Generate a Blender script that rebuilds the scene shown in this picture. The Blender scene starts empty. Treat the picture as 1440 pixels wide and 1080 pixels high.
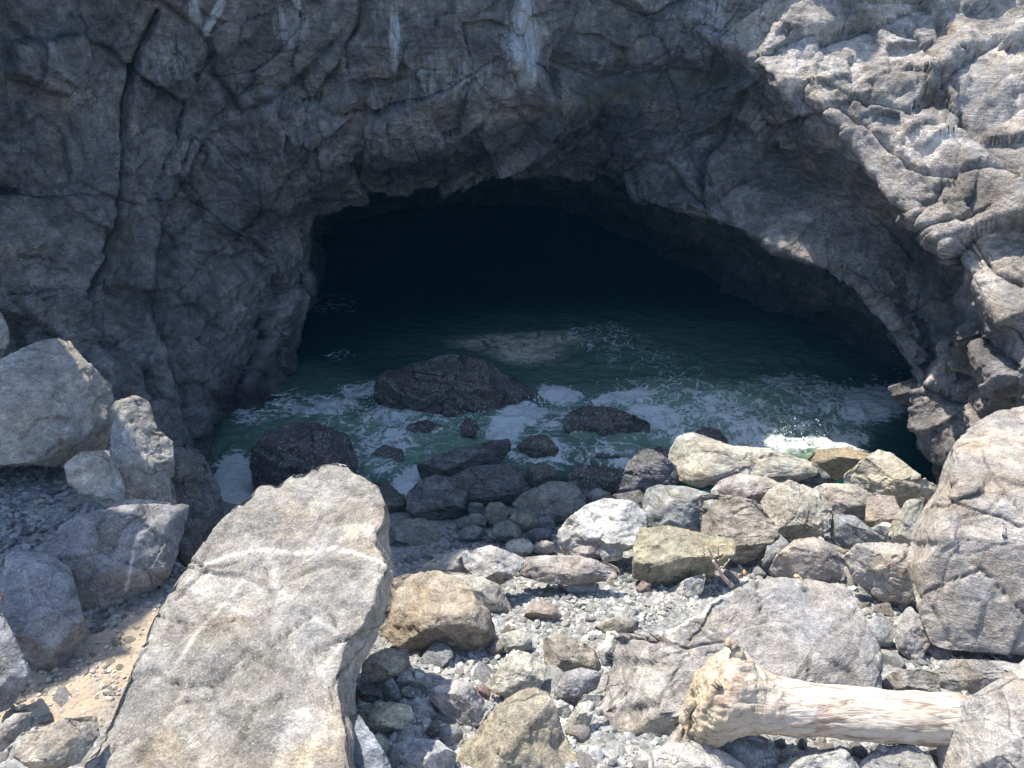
import bpy, bmesh, math, random
import numpy as np
from mathutils import Vector, Matrix

random.seed(7)
RNG = np.random.default_rng(7)
scene = bpy.context.scene
COL = scene.collection

# ------------------------------------------------------------------ camera, light, exposure
CAM = np.array([0.0, 0.0, 8.0]); PITCH = math.radians(30); FOC = 1040.0
FW = np.array([0, math.cos(PITCH), -math.sin(PITCH)])
UP = np.array([0, math.sin(PITCH), math.cos(PITCH)])
RT = np.array([1.0, 0, 0])
cam_data = bpy.data.cameras.new("camera")
cam_data.sensor_width = 36; cam_data.lens = 36 * FOC / 1440
cam_data.clip_end = 500
cam = bpy.data.objects.new("camera", cam_data)
cam.location = CAM; cam.rotation_euler = (math.radians(60), 0, 0)
COL.objects.link(cam); scene.camera = cam

SUN = Vector((-0.33, 0.35, 0.87)).normalized()
world = bpy.data.worlds.new("World"); scene.world = world; world.use_nodes = True
wn = world.node_tree; bg = wn.nodes["Background"]
sky = wn.nodes.new("ShaderNodeTexSky"); sky.sky_type = 'NISHITA'; sky.sun_disc = False
sky.sun_elevation = math.asin(SUN.z); sky.sun_rotation = math.atan2(SUN.x, SUN.y)
sky.air_density = 1.0; sky.dust_density = 0.7; sky.ozone_density = 1.0
wn.links.new(sky.outputs[0], bg.inputs[0]); bg.inputs[1].default_value = 0.15
sl = bpy.data.lights.new("sun", 'SUN'); sl.energy = 3.4; sl.angle = math.radians(0.5); sl.color = (1, .925, .80)
so = bpy.data.objects.new("sun", sl); so.rotation_euler = SUN.to_track_quat('Z', 'Y').to_euler(); so.location = (0, 0, 30)
COL.objects.link(so)
scene.view_settings.view_transform = 'Standard'; scene.view_settings.look = 'None'
scene.view_settings.exposure = 1.32; scene.view_settings.gamma = 1
scene.view_settings.use_curve_mapping = False
scene.cycles.max_bounces = 8; scene.cycles.diffuse_bounces = 4

# ------------------------------------------------------------------ maths helpers
def P(px, py, d):
    return CAM + FW * d + RT * ((px - 720) / FOC * d) + UP * ((540 - py) / FOC * d)
def PX(pts):
    r = pts - CAM; d = r @ FW; d = np.where(np.abs(d) < .01, .01, d)
    return 720 + FOC * (r @ RT) / d, 540 - FOC * (r @ UP) / d, d
def W(py, z=0.0):
    return (8 - z) / (0.5 - 0.866 * (540 - py) / FOC)
def _h(ix, iy, iz, s):
    n = (ix.astype(np.uint32) * np.uint32(374761393) + iy.astype(np.uint32) * np.uint32(668265263)
         + iz.astype(np.uint32) * np.uint32(2147483647 ^ 40503) + np.uint32((s * 974634777) & 0xffffffff))
    n = (n ^ (n >> np.uint32(13))) * np.uint32(1274126177)
    n = (n ^ (n >> np.uint32(15))) * np.uint32(2246822519)
    return (n ^ (n >> np.uint32(16))).astype(np.float32) / 4294967295.0
def vnoise(p, s=0):
    i = np.floor(p).astype(np.int64); f = (p - i).astype(np.float32); u = f * f * f * (f * (f * 6 - 15) + 10)
    r = 0
    for dx in (0, 1):
        wx = u[:, 0] if dx else 1 - u[:, 0]
        for dy in (0, 1):
            wy = u[:, 1] if dy else 1 - u[:, 1]
            for dz in (0, 1):
                wz = u[:, 2] if dz else 1 - u[:, 2]
                r = r + wx * wy * wz * _h(i[:, 0] + dx, i[:, 1] + dy, i[:, 2] + dz, s)
    return r * 2 - 1
def fbm(p, oct=4, s=0, gain=.5, ridged=False):
    a = 1.0; t = 0; r = 0; p = np.asarray(p, dtype=np.float64)
    for k in range(oct):
        v = vnoise(p, s + k)
        if ridged: v = 1 - 2 * np.abs(v)
        r = r + a * v; t += a; a *= gain; p = p * 2.03 + 17.3
    return r / t
def cells(p, s=0):
    """nearest jittered lattice seed: tilt offset, edge closeness, id hash"""
    i = np.floor(p).astype(np.int64); n = len(p)
    f1 = np.full(n, 9.0); f2 = np.full(n, 9.0); rel = np.zeros((n, 3)); idc = np.zeros((n, 3), dtype=np.int64)
    for dx in (-1, 0, 1):
        for dy in (-1, 0, 1):
            for dz in (-1, 0, 1):
                cx, cy, cz = i[:, 0] + dx, i[:, 1] + dy, i[:, 2] + dz
                q = np.stack([cx + _h(cx, cy, cz, s), cy + _h(cx, cy, cz, s + 1), cz + _h(cx, cy, cz, s + 2)], 1)
                v = p - q; d = np.sqrt((v * v).sum(1)); m = d < f1
                f2 = np.where(m, f1, np.minimum(f2, d)); f1 = np.where(m, d, f1)
                rel[m] = v[m]; idc[m, 0] = cx[m]; idc[m, 1] = cy[m]; idc[m, 2] = cz[m]
    g = [_h(idc[:, 0], idc[:, 1], idc[:, 2], s + 5 + k) * 2 - 1 for k in range(4)]
    return rel, f2 - f1, g
def facet(p, s=0, step=.5, tilt=.8):
    rel, e, g = cells(p, s)
    return step * g[0] + tilt * (rel[:, 0] * g[1] + rel[:, 1] * g[2] + rel[:, 2] * g[3]), e
def sstep(a, b, x):
    t = np.clip((x - a) / (b - a), 0, 1); return t * t * (3 - 2 * t)
def seg_dist(x, y, pts):
    best = np.full(len(x), 1e9)
    for (x0, y0), (x1, y1) in zip(pts[:-1], pts[1:]):
        dx, dy = x1 - x0, y1 - y0
        t = np.clip(((x - x0) * dx + (y - y0) * dy) / (dx * dx + dy * dy), 0, 1)
        best = np.minimum(best, np.hypot(x - x0 - t * dx, y - y0 - t * dy))
    return best
def in_poly(x, y, poly):
    c = np.zeros(len(x), bool); n = len(poly)
    for k in range(n):
        x0, y0 = poly[k]; x1, y1 = poly[(k + 1) % n]
        if y0 == y1: continue
        c ^= ((y0 > y) != (y1 > y)) & (x < (x1 - x0) * (y - y0) / (y1 - y0) + x0)
    return c

# ------------------------------------------------------------------ mesh helpers
def make_mesh(name, V, F, smooth=True):
    me = bpy.data.meshes.new(name); V = np.ascontiguousarray(V, dtype=np.float32)
    F = np.ascontiguousarray(F, dtype=np.int32); k = F.shape[1]
    me.vertices.add(len(V)); me.vertices.foreach_set("co", V.ravel())
    me.loops.add(F.size); me.loops.foreach_set("vertex_index", F.ravel())
    me.polygons.add(len(F)); me.polygons.foreach_set("loop_start", np.arange(0, F.size, k, dtype=np.int32))
    me.polygons.foreach_set("use_smooth", np.full(len(F), smooth))
    me.update(calc_edges=True); me.validate()
    return me
def attr(me, name, vals):
    a = me.attributes.new(name, 'FLOAT', 'POINT'); a.data.foreach_set("value", np.asarray(vals, dtype=np.float32))
def grid_faces(n, m):
    a = np.arange((n - 1) * (m - 1)); i = a // (m - 1); j = a % (m - 1); b = i * m + j
    return np.stack([b, b + 1, b + m + 1, b + m], 1)
def link(name, me, mat=None, loc=(0, 0, 0), parent=None, **props):
    o = bpy.data.objects.new(name, me); COL.objects.link(o); o.location = loc
    if mat is not None and me is not None and not me.materials: me.materials.append(mat)
    if parent: o.parent = parent
    for k, v in props.items():
        if v is not None: o[k] = v
    return o
_ico = {}
def ico(sub):
    if sub not in _ico:
        bm = bmesh.new(); bmesh.ops.create_icosphere(bm, subdivisions=sub, radius=1)
        V = np.array([v.co[:] for v in bm.verts]); F = np.array([[v.index for v in f.verts] for f in bm.faces]); bm.free()
        _ico[sub] = (V, F)
    return _ico[sub]
def vnormals(V, F):
    n = np.cross(V[F[:, 1]] - V[F[:, 0]], V[F[:, 2]] - V[F[:, 0]]); N = np.zeros_like(V)
    for k in range(F.shape[1]): np.add.at(N, F[:, k], n)
    return N / (np.linalg.norm(N, axis=1, keepdims=True) + 1e-12)

# ------------------------------------------------------------------ material helpers
class G:
    def __init__(s, name):
        s.m = bpy.data.materials.new(name); s.m.use_nodes = True; s.t = s.m.node_tree
        s.b = s.t.nodes["Principled BSDF"]
    def n(s, typ, ins=None, **kw):
        nd = s.t.nodes.new(typ)
        for k, v in kw.items(): setattr(nd, k, v)
        for k, v in (ins or {}).items(): s.l(v, nd.inputs[k])
        return nd
    def l(s, v, sock):
        if isinstance(v, bpy.types.NodeSocket): s.t.links.new(v, sock)
        elif isinstance(v, bpy.types.Node): s.t.links.new(v.outputs[0], sock)
        else: sock.default_value = v
    def math(s, op, a, b=0.0, c=0.0, clamp=False):
        nd = s.t.nodes.new("ShaderNodeMath"); nd.operation = op; nd.use_clamp = clamp
        s.l(a, nd.inputs[0]); s.l(b, nd.inputs[1]); s.l(c, nd.inputs[2]); return nd.outputs[0]
    def vmath(s, op, a, b=(0, 0, 0)):
        nd = s.t.nodes.new("ShaderNodeVectorMath"); nd.operation = op
        s.l(a, nd.inputs[0]); s.l(b, nd.inputs[1]); return nd.outputs[0]
    def noise(s, vec, scale, detail=6, rough=.55, dist=0.0):
        return s.n("ShaderNodeTexNoise", {"Vector": vec, "Scale": scale, "Detail": detail, "Roughness": rough, "Distortion": dist}).outputs[0]
    def rng(s, v, a, b, c=0.0, d=1.0, smooth=False):
        nd = s.n("ShaderNodeMapRange", {"Value": v, "From Min": a, "From Max": b, "To Min": c, "To Max": d})
        nd.interpolation_type = 'SMOOTHSTEP' if smooth else 'LINEAR'
        return nd.outputs[0]
    def mix(s, f, a, b, blend='MIX'):
        nd = s.t.nodes.new("ShaderNodeMix"); nd.data_type = 'RGBA'; nd.blend_type = blend
        s.l(f, nd.inputs[0])
        for v, k in ((a, 6), (b, 7)):
            s.l(v if not (isinstance(v, tuple) and len(v) == 3) else (*v, 1), nd.inputs[k])
        return nd.outputs[2]
    def attr(s, name, typ='GEOMETRY'):
        return s.n("ShaderNodeAttribute", attribute_name=name, attribute_type=typ)

def rock_material(name, use_obj=True, base=(.3, .3, .3), scale=1.0, bump=.05, cliff=False, strata=.3, rough=.85, spec=.3):
    g = G(name); tc = g.n("ShaderNodeTexCoord"); oi = g.n("ShaderNodeObjectInfo")
    co = g.vmath('ADD', tc.outputs["Object"], g.vmath('SCALE', (1, 1, 1), (0, 0, 0)))
    if use_obj:
        sc = g.t.nodes.new("ShaderNodeVectorMath"); sc.operation = 'SCALE'; sc.inputs[0].default_value = (37, 91, 53)
        g.l(oi.outputs["Random"], sc.inputs[3]); co = g.vmath('ADD', tc.outputs["Object"], sc.outputs[0])
        colr = oi.outputs["Color"]
    else:
        co = tc.outputs["Object"]; colr = (*base, 1)
    n0 = g.noise(co, .9 * scale, 5, .6); n1 = g.noise(co, 3.2 * scale, 9, .66, .6)
    n2 = g.noise(co, 11 * scale, 8, .7); n3 = g.noise(co, 55 * scale, 5, .65)
    rot = g.n("ShaderNodeMapping", {"Vector": co, "Rotation": (.5, .7, .3), "Scale": (1.2, 1.6, 9)})
    ns = g.noise(rot.outputs[0], 2.2 * scale, 7, .62, .8)
    v = g.n("ShaderNodeTexVoronoi", {"Vector": g.vmath('ADD', co, g.vmath('MULTIPLY', g.n("ShaderNodeTexNoise", {"Vector": co, "Scale": 4.0 * scale, "Detail": 5.0}).outputs[1], (.25, .25, .25))), "Scale": 2.6 * scale}, feature='DISTANCE_TO_EDGE').outputs[0]
    crack = g.rng(v, 0, .018, 1, 0, True)
    crack = g.math('MULTIPLY', crack, g.rng(n0, .56, .66, 0, .8))
    # value variation
    val = g.math('MULTIPLY', g.rng(n1, .3, .72, .62, 1.32), g.rng(n2, .3, .7, .62, 1.35))
    val = g.math('MULTIPLY', val, g.rng(ns, .3, .7, 1 - strata * .6, 1 + strata * .5))
    val = g.math('MULTIPLY', val, g.attr('tone').outputs['Fac'])
    val = g.math('MULTIPLY', val, g.rng(n3, .32, .68, .68, 1.3))
    cx = g.n("ShaderNodeCombineXYZ", {0: val, 1: val, 2: val})
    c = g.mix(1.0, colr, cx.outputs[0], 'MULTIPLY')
    # warm ochre and cool patches
    c = g.mix(g.math('MULTIPLY', g.rng(g.noise(co, 1.7 * scale, 6, .6, .4), .52, .7), .55), c, g.mix(1.0, c, (1.22, 1.03, .74), 'MULTIPLY'))
    c = g.mix(g.math('MULTIPLY', g.rng(g.noise(g.vmath('ADD', co, (9, 3, 5)), 1.3 * scale, 5, .6), .5, .68), .6), c, g.mix(1.0, c, (.84, .93, 1.06), 'MULTIPLY'))
    # pale mineral bloom and flecks
    pale = g.math('MULTIPLY', g.rng(g.noise(g.vmath('ADD', co, (5, 1, 8)), 4.6 * scale, 10, .74, .3), .57, .68), .55)
    c = g.mix(pale, c, g.mix(1.0, c, (1.6, 1.56, 1.5), 'MULTIPLY'))
    c = g.mix(g.math('MULTIPLY', crack, .7), c, (.03, .03, .032))
    wetm = g.math('MULTIPLY', g.math('SUBTRACT', 1.0, oi.outputs['Alpha']), g.rng(g.noise(co, 26 * scale, 6, .7), .5, .62))
    if use_obj: c = g.mix(g.math('MULTIPLY', wetm, 1.1, clamp=True), c, (.34, .31, .30))
    c = g.mix(g.math('MULTIPLY', g.attr('crevice').outputs['Fac'], .6, clamp=True), c, g.mix(1.0, c, (.2, .2, .21), 'MULTIPLY'))
    fl = g.rng(g.noise(co, 60 * scale, 3, .5), .6, .68)
    c = g.mix(g.math('MULTIPLY', fl, .12 if cliff else .45), c, (.6, .58, .54))
    ve = g.attr("vein"); vn = g.math('MULTIPLY', ve.outputs["Fac"], g.rng(n2, .3, .6, .35, 1))
    c = g.mix(g.math('MINIMUM', vn, 1), c, (.85, .82, .76))
    if cliff:
        big = g.math('MULTIPLY', g.rng(n0, .34, .66, .62, 1.4), g.rng(g.noise(co, 1.9, 9, .72, 1.2), .36, .64, .66, 1.36))
        c = g.mix(1.0, c, g.n("ShaderNodeCombineXYZ", {0: big, 1: big, 2: big}).outputs[0], 'MULTIPLY')
        wv = g.n("ShaderNodeMapping", {"Vector": co, "Scale": (7, 7, .8)})
        st = g.noise(wv.outputs[0], 1.4, 7, .65, .5)
        pal = g.attr("streak").outputs["Fac"]
        c = g.mix(g.math('MULTIPLY', g.rng(g.math('ADD', g.math('MULTIPLY', st, 1.1), g.math('MULTIPLY', pal, .5)), .74, 1.02, 0, .85), g.math('MINIMUM', g.math('MULTIPLY', pal, 1.6), 1)), c, (.50, .53, .57))
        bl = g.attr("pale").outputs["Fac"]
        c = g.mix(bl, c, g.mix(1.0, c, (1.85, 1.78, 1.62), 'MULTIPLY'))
        mo = g.attr("moss").outputs["Fac"]
        c = g.mix(g.math('MULTIPLY', mo, g.rng(n2, .42, .6)), c, (.13, .115, .04))
        ag = g.attr("algae").outputs["Fac"]
        c = g.mix(g.math('MULTIPLY', ag, g.rng(n2, .4, .6, .3, .95)), c, (.09, .025, .035))
        dk = g.attr("damp_shade").outputs["Fac"]
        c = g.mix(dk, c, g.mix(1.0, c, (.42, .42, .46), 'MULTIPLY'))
    else:
        ag = g.attr("algae").outputs["Fac"]
        c = g.mix(g.math('MULTIPLY', ag, g.rng(n2, .47, .6, .0, .85)), c, (.11, .03, .038))
    g.l(c, g.b.inputs["Base Color"])
    h = g.math('ADD', g.math('MULTIPLY', n1, 1.0), g.math('MULTIPLY', n2, .62 if cliff else .46))
    h = g.math('ADD', h, g.math('MULTIPLY', n3, .2)); h = g.math('ADD', h, g.math('MULTIPLY', ns, .8 * strata + .15))
    h = g.math('SUBTRACT', h, g.math('MULTIPLY', crack, .35))
    bp = g.n("ShaderNodeBump", {"Height": h, "Strength": .85, "Distance": bump / scale})
    g.l(bp.outputs[0], g.b.inputs["Normal"])
    if use_obj:
        wet = g.math('SUBTRACT', 1.0, oi.outputs["Alpha"])
        g.l(g.math('SUBTRACT', g.rng(n2, .3, .7, rough, rough + .1), g.math('MULTIPLY', wet, .62)), g.b.inputs["Roughness"])
        g.l(g.math('ADD', .25, g.math('MULTIPLY', wet, .5)), g.b.inputs["Specular IOR Level"])
    else:
        g.b.inputs["Roughness"].default_value = rough; g.b.inputs["Specular IOR Level"].default_value = spec
    return g.m

M_ROCK = rock_material("rock", bump=.06)
M_STRATA = rock_material("layered_rock", bump=.09, strata=1.0)
M_CLIFF = rock_material("cliff_rock", use_obj=False, base=(.20, .188, .186), scale=.8, bump=.12, cliff=True, strata=.3, spec=.25)

def pebble_material():
    g = G("pebbles"); tc = g.n("ShaderNodeTexCoord"); a = g.attr("shade").outputs["Fac"]; b = g.attr("warm").outputs["Fac"]
    n = g.noise(tc.outputs["Object"], 60, 5, .6)
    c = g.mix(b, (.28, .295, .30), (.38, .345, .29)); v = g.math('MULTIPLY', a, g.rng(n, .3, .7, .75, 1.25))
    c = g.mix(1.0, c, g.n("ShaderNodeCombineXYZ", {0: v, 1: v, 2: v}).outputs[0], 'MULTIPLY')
    g.l(c, g.b.inputs["Base Color"]); g.b.inputs["Roughness"].default_value = .85
    g.l(g.n("ShaderNodeBump", {"Height": n, "Strength": .5, "Distance": .01}).outputs[0], g.b.inputs["Normal"])
    return g.m
M_PEB = pebble_material()
def ground_material():
    g = G("gravel_ground"); co = g.n("ShaderNodeTexCoord").outputs["Object"]
    n1 = g.noise(co, 5, 8, .65); n2 = g.noise(co, 28, 6, .6)
    v = g.n("ShaderNodeTexVoronoi", {"Vector": co, "Scale": 26.0}); ve = v.outputs["Distance"]
    c = g.mix(g.rng(n1, .35, .65), (.27, .285, .29), (.37, .36, .34))
    c = g.mix(.6, c, g.mix(1.0, c, g.n('ShaderNodeCombineXYZ', {0: g.n('ShaderNodeSeparateXYZ', {0: v.outputs['Color']}).outputs[0], 1: g.n('ShaderNodeSeparateXYZ', {0: v.outputs['Color']}).outputs[0], 2: g.n('ShaderNodeSeparateXYZ', {0: v.outputs['Color']}).outputs[0]}).outputs[0], 'MULTIPLY'))
    dirt = g.attr("dirt").outputs["Fac"]
    c = g.mix(g.math('MULTIPLY', dirt, g.rng(n2, .3, .55, .7, 1)), c, g.mix(n1, (.33, .25, .175), (.42, .35, .265)))
    c = g.mix(g.math('MULTIPLY', g.rng(n2, .46, .38), .4), c, (.12, .12, .12))
    g.l(c, g.b.inputs["Base Color"]); g.b.inputs["Roughness"].default_value = .92
    h = g.math('ADD', g.math('MULTIPLY', ve, -.6), g.math('ADD', n1, g.math('MULTIPLY', n2, .5)))
    g.l(g.n("ShaderNodeBump", {"Height": h, "Strength": .7, "Distance": .022}).outputs[0], g.b.inputs["Normal"])
    return g.m
M_GROUND = ground_material()

# ------------------------------------------------------------------ terrain
def terrain(x, y):
    base = 2.63 - .387 * (y - 3.2)
    base = np.where(y < 3.2, 2.63 + (3.2 - y) * .75, base)
    base = np.maximum(base, -2.2 + .0 * y)
    led = 3.05 - .12 * (y - 3.2) + .25 * np.maximum(0, -x - 5)
    led = np.where(y < 3.2, 3.05 + (3.2 - y) * .7, led)
    xl = np.interp(y, [2, 4, 4.9, 5.5, 6.1, 7, 8.5], [-1.35, -1.45, -1.8, -3.2, -4.0, -4.5, -5.2])
    m = sstep(.18, -.25, x - xl) * sstep(9.4, 8.5, y)
    z = base * (1 - m) + np.maximum(led, base) * m
    p = np.stack([x, y, 0 * x], 1)
    return z + .10 * fbm(p * 1.1, 3, 50)
xs = np.linspace(-11, 12, 520); ys = np.linspace(-9, 14, 520)
YY, XX = np.meshgrid(ys, xs, indexing='ij'); tx, ty = XX.ravel(), YY.ravel()
tz = terrain(tx, ty) + .03 * fbm(np.stack([tx, ty, 0 * tx], 1) * 6, 3, 60)
TV = np.stack([tx, ty, tz], 1)
me = make_mesh("beach", TV, grid_faces(520, 520))
px_, py_, _ = PX(TV)
dirt = np.zeros(len(tx))
for (cx, cy, rx, ry) in [(150, 925, 110, 55), (60, 985, 110, 50), (210, 880, 50, 30)]:
    dirt = np.maximum(dirt, sstep(1.3, .6, np.hypot((px_ - cx) / rx, (py_ - cy) / ry)))
attr(me, "dirt", dirt * (TV[:, 1] > 1))
link("beach", me, M_GROUND, kind="structure")
def ray_terrain(px, py, zoff=0.0):
    px = np.atleast_1d(np.asarray(px, float)); py = np.atleast_1d(np.asarray(py, float))
    d = np.full(len(px), 3.0); done = np.zeros(len(px), bool)
    dirs = FW + RT * ((px - 720) / FOC)[:, None] + UP * ((540 - py) / FOC)[:, None]
    for k in range(260):
        q = CAM + dirs * d[:, None]
        done |= q[:, 2] < np.maximum(terrain(q[:, 0], q[:, 1]), -.05) + zoff
        d = np.where(done, d, d + .05)
    return d

# ------------------------------------------------------------------ cliff with the sea cave
# stations run from the left foot of the arch over its crown to the right foot; rings run from the back of the cave outwards
CAP = (620, 330, 28)
ST = [  # deep, inner, border, lip, mid, edge (pixel x, pixel y, depth)   | brow (world) | back (world)
 [(470,600,22),(450,640,17.5),(385,640,15.0),(330,690,13.3),(275,790,11.6),(90,900,10.2),  (-13,5.0,-1.0),(-20,4,-1)],
 [(460,470,24),(435,520,18.2),(405,530,16.2),(330,590,14.6),(258,640,12.6),(60,640,11.2),  (-12,5.5,3.0),(-22,6,3)],
 [(455,400,25),(432,410,20.5),(418,440,16.8),(360,450,15.0),(235,450,13.2),(40,420,11.4),  (-10.8,8.2,5.5),(-22,11,8)],
 [(470,330,25.5),(436,310,20.5),(425,350,16.6),(345,330,14.8),(215,290,13.0),(20,230,11.2),(-9.8,11.0,9.0),(-20,15,12)],
 [(520,280,26),(470,275,20.8),(440,292,16.2),(390,250,14.2),(270,150,12.6),(110,10,11.2), (-8.6,11.6,11.6),(-18,18,16)],
 [(590,262,26.5),(560,255,21.5),(530,272,16.2),(480,205,13.7),(400,95,12.5),(300,-60,11.3),(-6.2,10.6,13.2),(-14,20,18)],
 [(640,258,27),(630,245,22),(620,256,16.5),(590,190,13.7),(560,90,12.6),(520,-60,11.6),   (-4.4,12.6,13.0),(-9,24,18)],
 [(690,262,27),(700,238,22.5),(700,240,17.2),(690,195,13.9),(680,90,12.9),(670,-60,12.0), (-2.6,14.2,12.0),(-5,26,17)],
 [(735,275,27),(770,245,22.5),(780,246,17.6),(770,158,14.6),(780,70,13.6),(800,-60,12.9), (-.8,15.6,10.6),(-1,27,16)],
 [(780,290,27.5),(840,262,22),(865,250,17.2),(860,165,15.4),(890,90,14.6),(920,-60,14.0), (1.6,16.6,10.4),(2,28,16)],
 [(800,300,28),(890,300,21.5),(925,290,15.3),(950,190,15.6),(1010,105,14.6),(1040,-40,13.4),(4.2,16.2,11.5),(5,29,16)],
 [(820,320,27),(950,330,20.5),(1010,310,14.4),(1060,190,14.9),(1070,108,13.0),(1170,-60,13.0),(7.2,17.2,10.6),(9,29,15)],
 [(850,350,26),(1030,370,19.5),(1110,355,13.6),(1150,240,14.3),(1190,205,12.1),(1330,50,12.2),(10.5,16.0,9.6),(16,26,14)],
 [(870,375,24),(1130,420,18),(1200,400,13.0),(1255,325,13.5),(1310,340,11.2),(1450,220,10.9),(12.5,13.5,8.4),(20,20,12)],
 [(880,405,22.8),(1210,470,17.4),(1262,480,12.7),(1330,430,12.7),(1400,460,10.5),(1530,400,9.9),(12.5,10.0,6.8),(21,14,10)],
 [(900,450,23),(1290,535,16.3),(1300,580,12.4),(1365,560,12.0),(1440,590,10.2),(1560,620,9.2),(12.0,7.5,4.5),(21,8,6)],
 [(900,600,20),(1340,680,14.5),(1325,720,12.5),(1385,740,11.2),(1460,780,9.8),(1600,850,8.6),(12.0,5.5,0.0),(21,4,0)],
]
ctrl = []
for s in ST:
    b_, l_ = s[2], s[3]; L_ = math.hypot(l_[0] - b_[0], l_[1] - b_[1]) + 1e-6; k_ = min(26, .45 * L_) / L_
    pre = (b_[0] + (l_[0] - b_[0]) * k_, b_[1] + (l_[1] - b_[1]) * k_, b_[2] + 1.3)
    row = [P(*CAP)] + [P(*q) for q in s[:2]] + [P(*pre)] + [P(*q) for q in s[2:6]] + [np.array(s[6], float), np.array(s[7], float)]
    ctrl.append(row)
ctrl = np.array(ctrl)            # stations x rings x 3
def catmull(C, counts):
    n = len(C); out = []
    for k in range(n - 1):
        p0, p1, p2, p3 = C[max(k - 1, 0)], C[k], C[k + 1], C[min(k + 2, n - 1)]
        m = counts[k]; ts = np.arange(m) / m
        if k == n - 2: ts = np.append(ts, 1.0)
        for t in ts:
            out.append(p1 + .5 * t * ((p2 - p0) * .85) * 1.0 * (1 - t) ** 2 * 1.0 + 0 if False else
                       (2*t**3-3*t**2+1)*p1 + (t**3-2*t**2+t)*.4*(p2-p0) + (-2*t**3+3*t**2)*p2 + (t**3-t**2)*.4*(p3-p1))
    return np.array(out)
A = catmull(ctrl, [62] * (len(ST) - 1))                       # along the arch
Bv = catmull(np.swapaxes(A, 0, 1), [10, 36, 40, 26, 115, 120, 110, 50, 16])   # outwards
nr, nc = Bv.shape[0], Bv.shape[1]
CV = Bv.reshape(-1, 3).copy()
def grid_normals(V, n, m):
    Gd = V.reshape(n, m, 3); du = np.gradient(Gd, axis=0); dv = np.gradient(Gd, axis=1)
    N = np.cross(dv, du).reshape(-1, 3); return N / (np.linalg.norm(N, axis=1, keepdims=True) + 1e-9)
N = grid_normals(CV, nr, nc)
# make normals point to the open side (towards the camera for the outer face)
side = np.sign(np.sum(N.reshape(nr, nc, 3)[nr // 2 + 60] * (CAM - CV.reshape(nr, nc, 3)[nr // 2 + 60]), axis=1).sum())
N *= side
cx_, cy_, cd_ = PX(CV)
warp = np.stack([fbm(CV * .5, 3, 1), fbm(CV * .5, 3, 11), fbm(CV * .5, 3, 21)], 1)
def rot3(a, b, c): return np.array((Matrix.Rotation(a, 3, 'X') @ Matrix.Rotation(b, 3, 'Y') @ Matrix.Rotation(c, 3, 'Z')))
R1 = rot3(.3, .55, .2); R2 = rot3(.9, -.4, .5)
q = (CV + .45 * warp) @ R1.T
f1, e1 = facet(q / np.array([2.6, 1.5, 1.5]), 100, .5, .7); g1_ = cells(q / np.array([2.6, 1.5, 1.5]), 100)[2]
w2 = np.stack([fbm(CV * 2.2, 3, 2), fbm(CV * 2.2, 3, 12), fbm(CV * 2.2, 3, 22)], 1)
q2_ = (CV + .10 * warp + .10 * w2) @ R2.T / np.array([.62, 1.25, .7]); f2_, e2 = facet(q2_, 200, .45, .95); g2_ = cells(q2_, 200)[2]
q3_ = (CV + .06 * w2) @ R1.T / np.array([.46, .24, .22]); f3, e3 = facet(q3_, 300, .4, 1.0); g3_ = cells(q3_, 300)[2]
big = fbm(CV * .35, 3, 31)
mid = fbm(CV * np.array([1.2, 1.2, 1.2]) + warp, 5, 41)
rid = fbm((CV + .3 * warp) @ R1.T * np.array([.8, 2.6, 2.2]), 5, 51, .55, True)
fine = fbm(CV * 7, 4, 61, .6)
calm = sstep(1.25, .7, np.hypot((cx_ - 1150) / 130, (cy_ - 290) / 110))      # the smooth panel under the right rim
rimx = np.interp(cy_, [-60,85,150,215,290,355,450,560], [930,1050,1130,1190,1250,1320,1400,1500]); lit = sstep(-20, 60, cx_ - rimx); k = 1 - .75 * calm
disp = .30 * big + k * (.44 * f1 + (.15 - .01 * lit) * f2_ + (.045 - .008 * lit) * f3 + (.055 - .03 * lit) * mid + (.035 - .035 * lit) * rid + .02 * fine)
disp -= k * .035 * sstep(.05, 0, e1) + k * .015 * sstep(.05, 0, e2)
grv = np.zeros(len(CV))
def groove(pts, w, dep):
    global disp, grv
    dd = seg_dist(cx_ + 7 * warp[:, 0], cy_, pts); disp -= dep * np.exp(-(dd / w) ** 2) * (cd_ > 0) * (cd_ < 17)
    if dep > 0: grv = np.maximum(grv, .9 * np.exp(-(dd / min(w * .45, 3)) ** 2) * (cd_ < 17))
def ridge(pts, w, dep):
    groove(pts, w, -dep)
groove([(222, 20), (196, 80), (180, 150), (172, 220), (160, 280), (138, 370), (120, 420)], 5, .35)
ridge([(195, 120), (150, 330), (110, 430)], 22, .22)
groove([(237, 10), (290, 60), (300, 110), (340, 160), (410, 130), (470, 60)], 7, .16)
ridge([(262, 205), (210, 300), (205, 400)], 26, .35)
groove([(280, 215), (230, 300), (215, 400), (235, 470)], 14, .25)
ridge([(490, 150), (380, 230), (300, 310)], 22, .28)
groove([(500, 175), (400, 245), (330, 310)], 10, .25)
groove([(245, 480), (262, 540), (280, 600), (300, 680)], 12, .35)
ridge([(690, 60), (720, 100), (735, 135)], 24, .42)
groove([(700, 100), (720, 145)], 8, .2)
groove([(770, 90), (850, 120), (950, 98), (1030, 105)], 20, .35)
groove([(1030, 150), (1015, 200), (990, 235), (988, 285)], 7, .3)
groove([(1120, 130), (1200, 235), (1270, 330), (1350, 395)], 12, .3)
ridge([(960, 20), (1050, 70), (1090, 110), (1170, 165), (1250, 270), (1330, 340), (1430, 450)], 16, .22)
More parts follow.
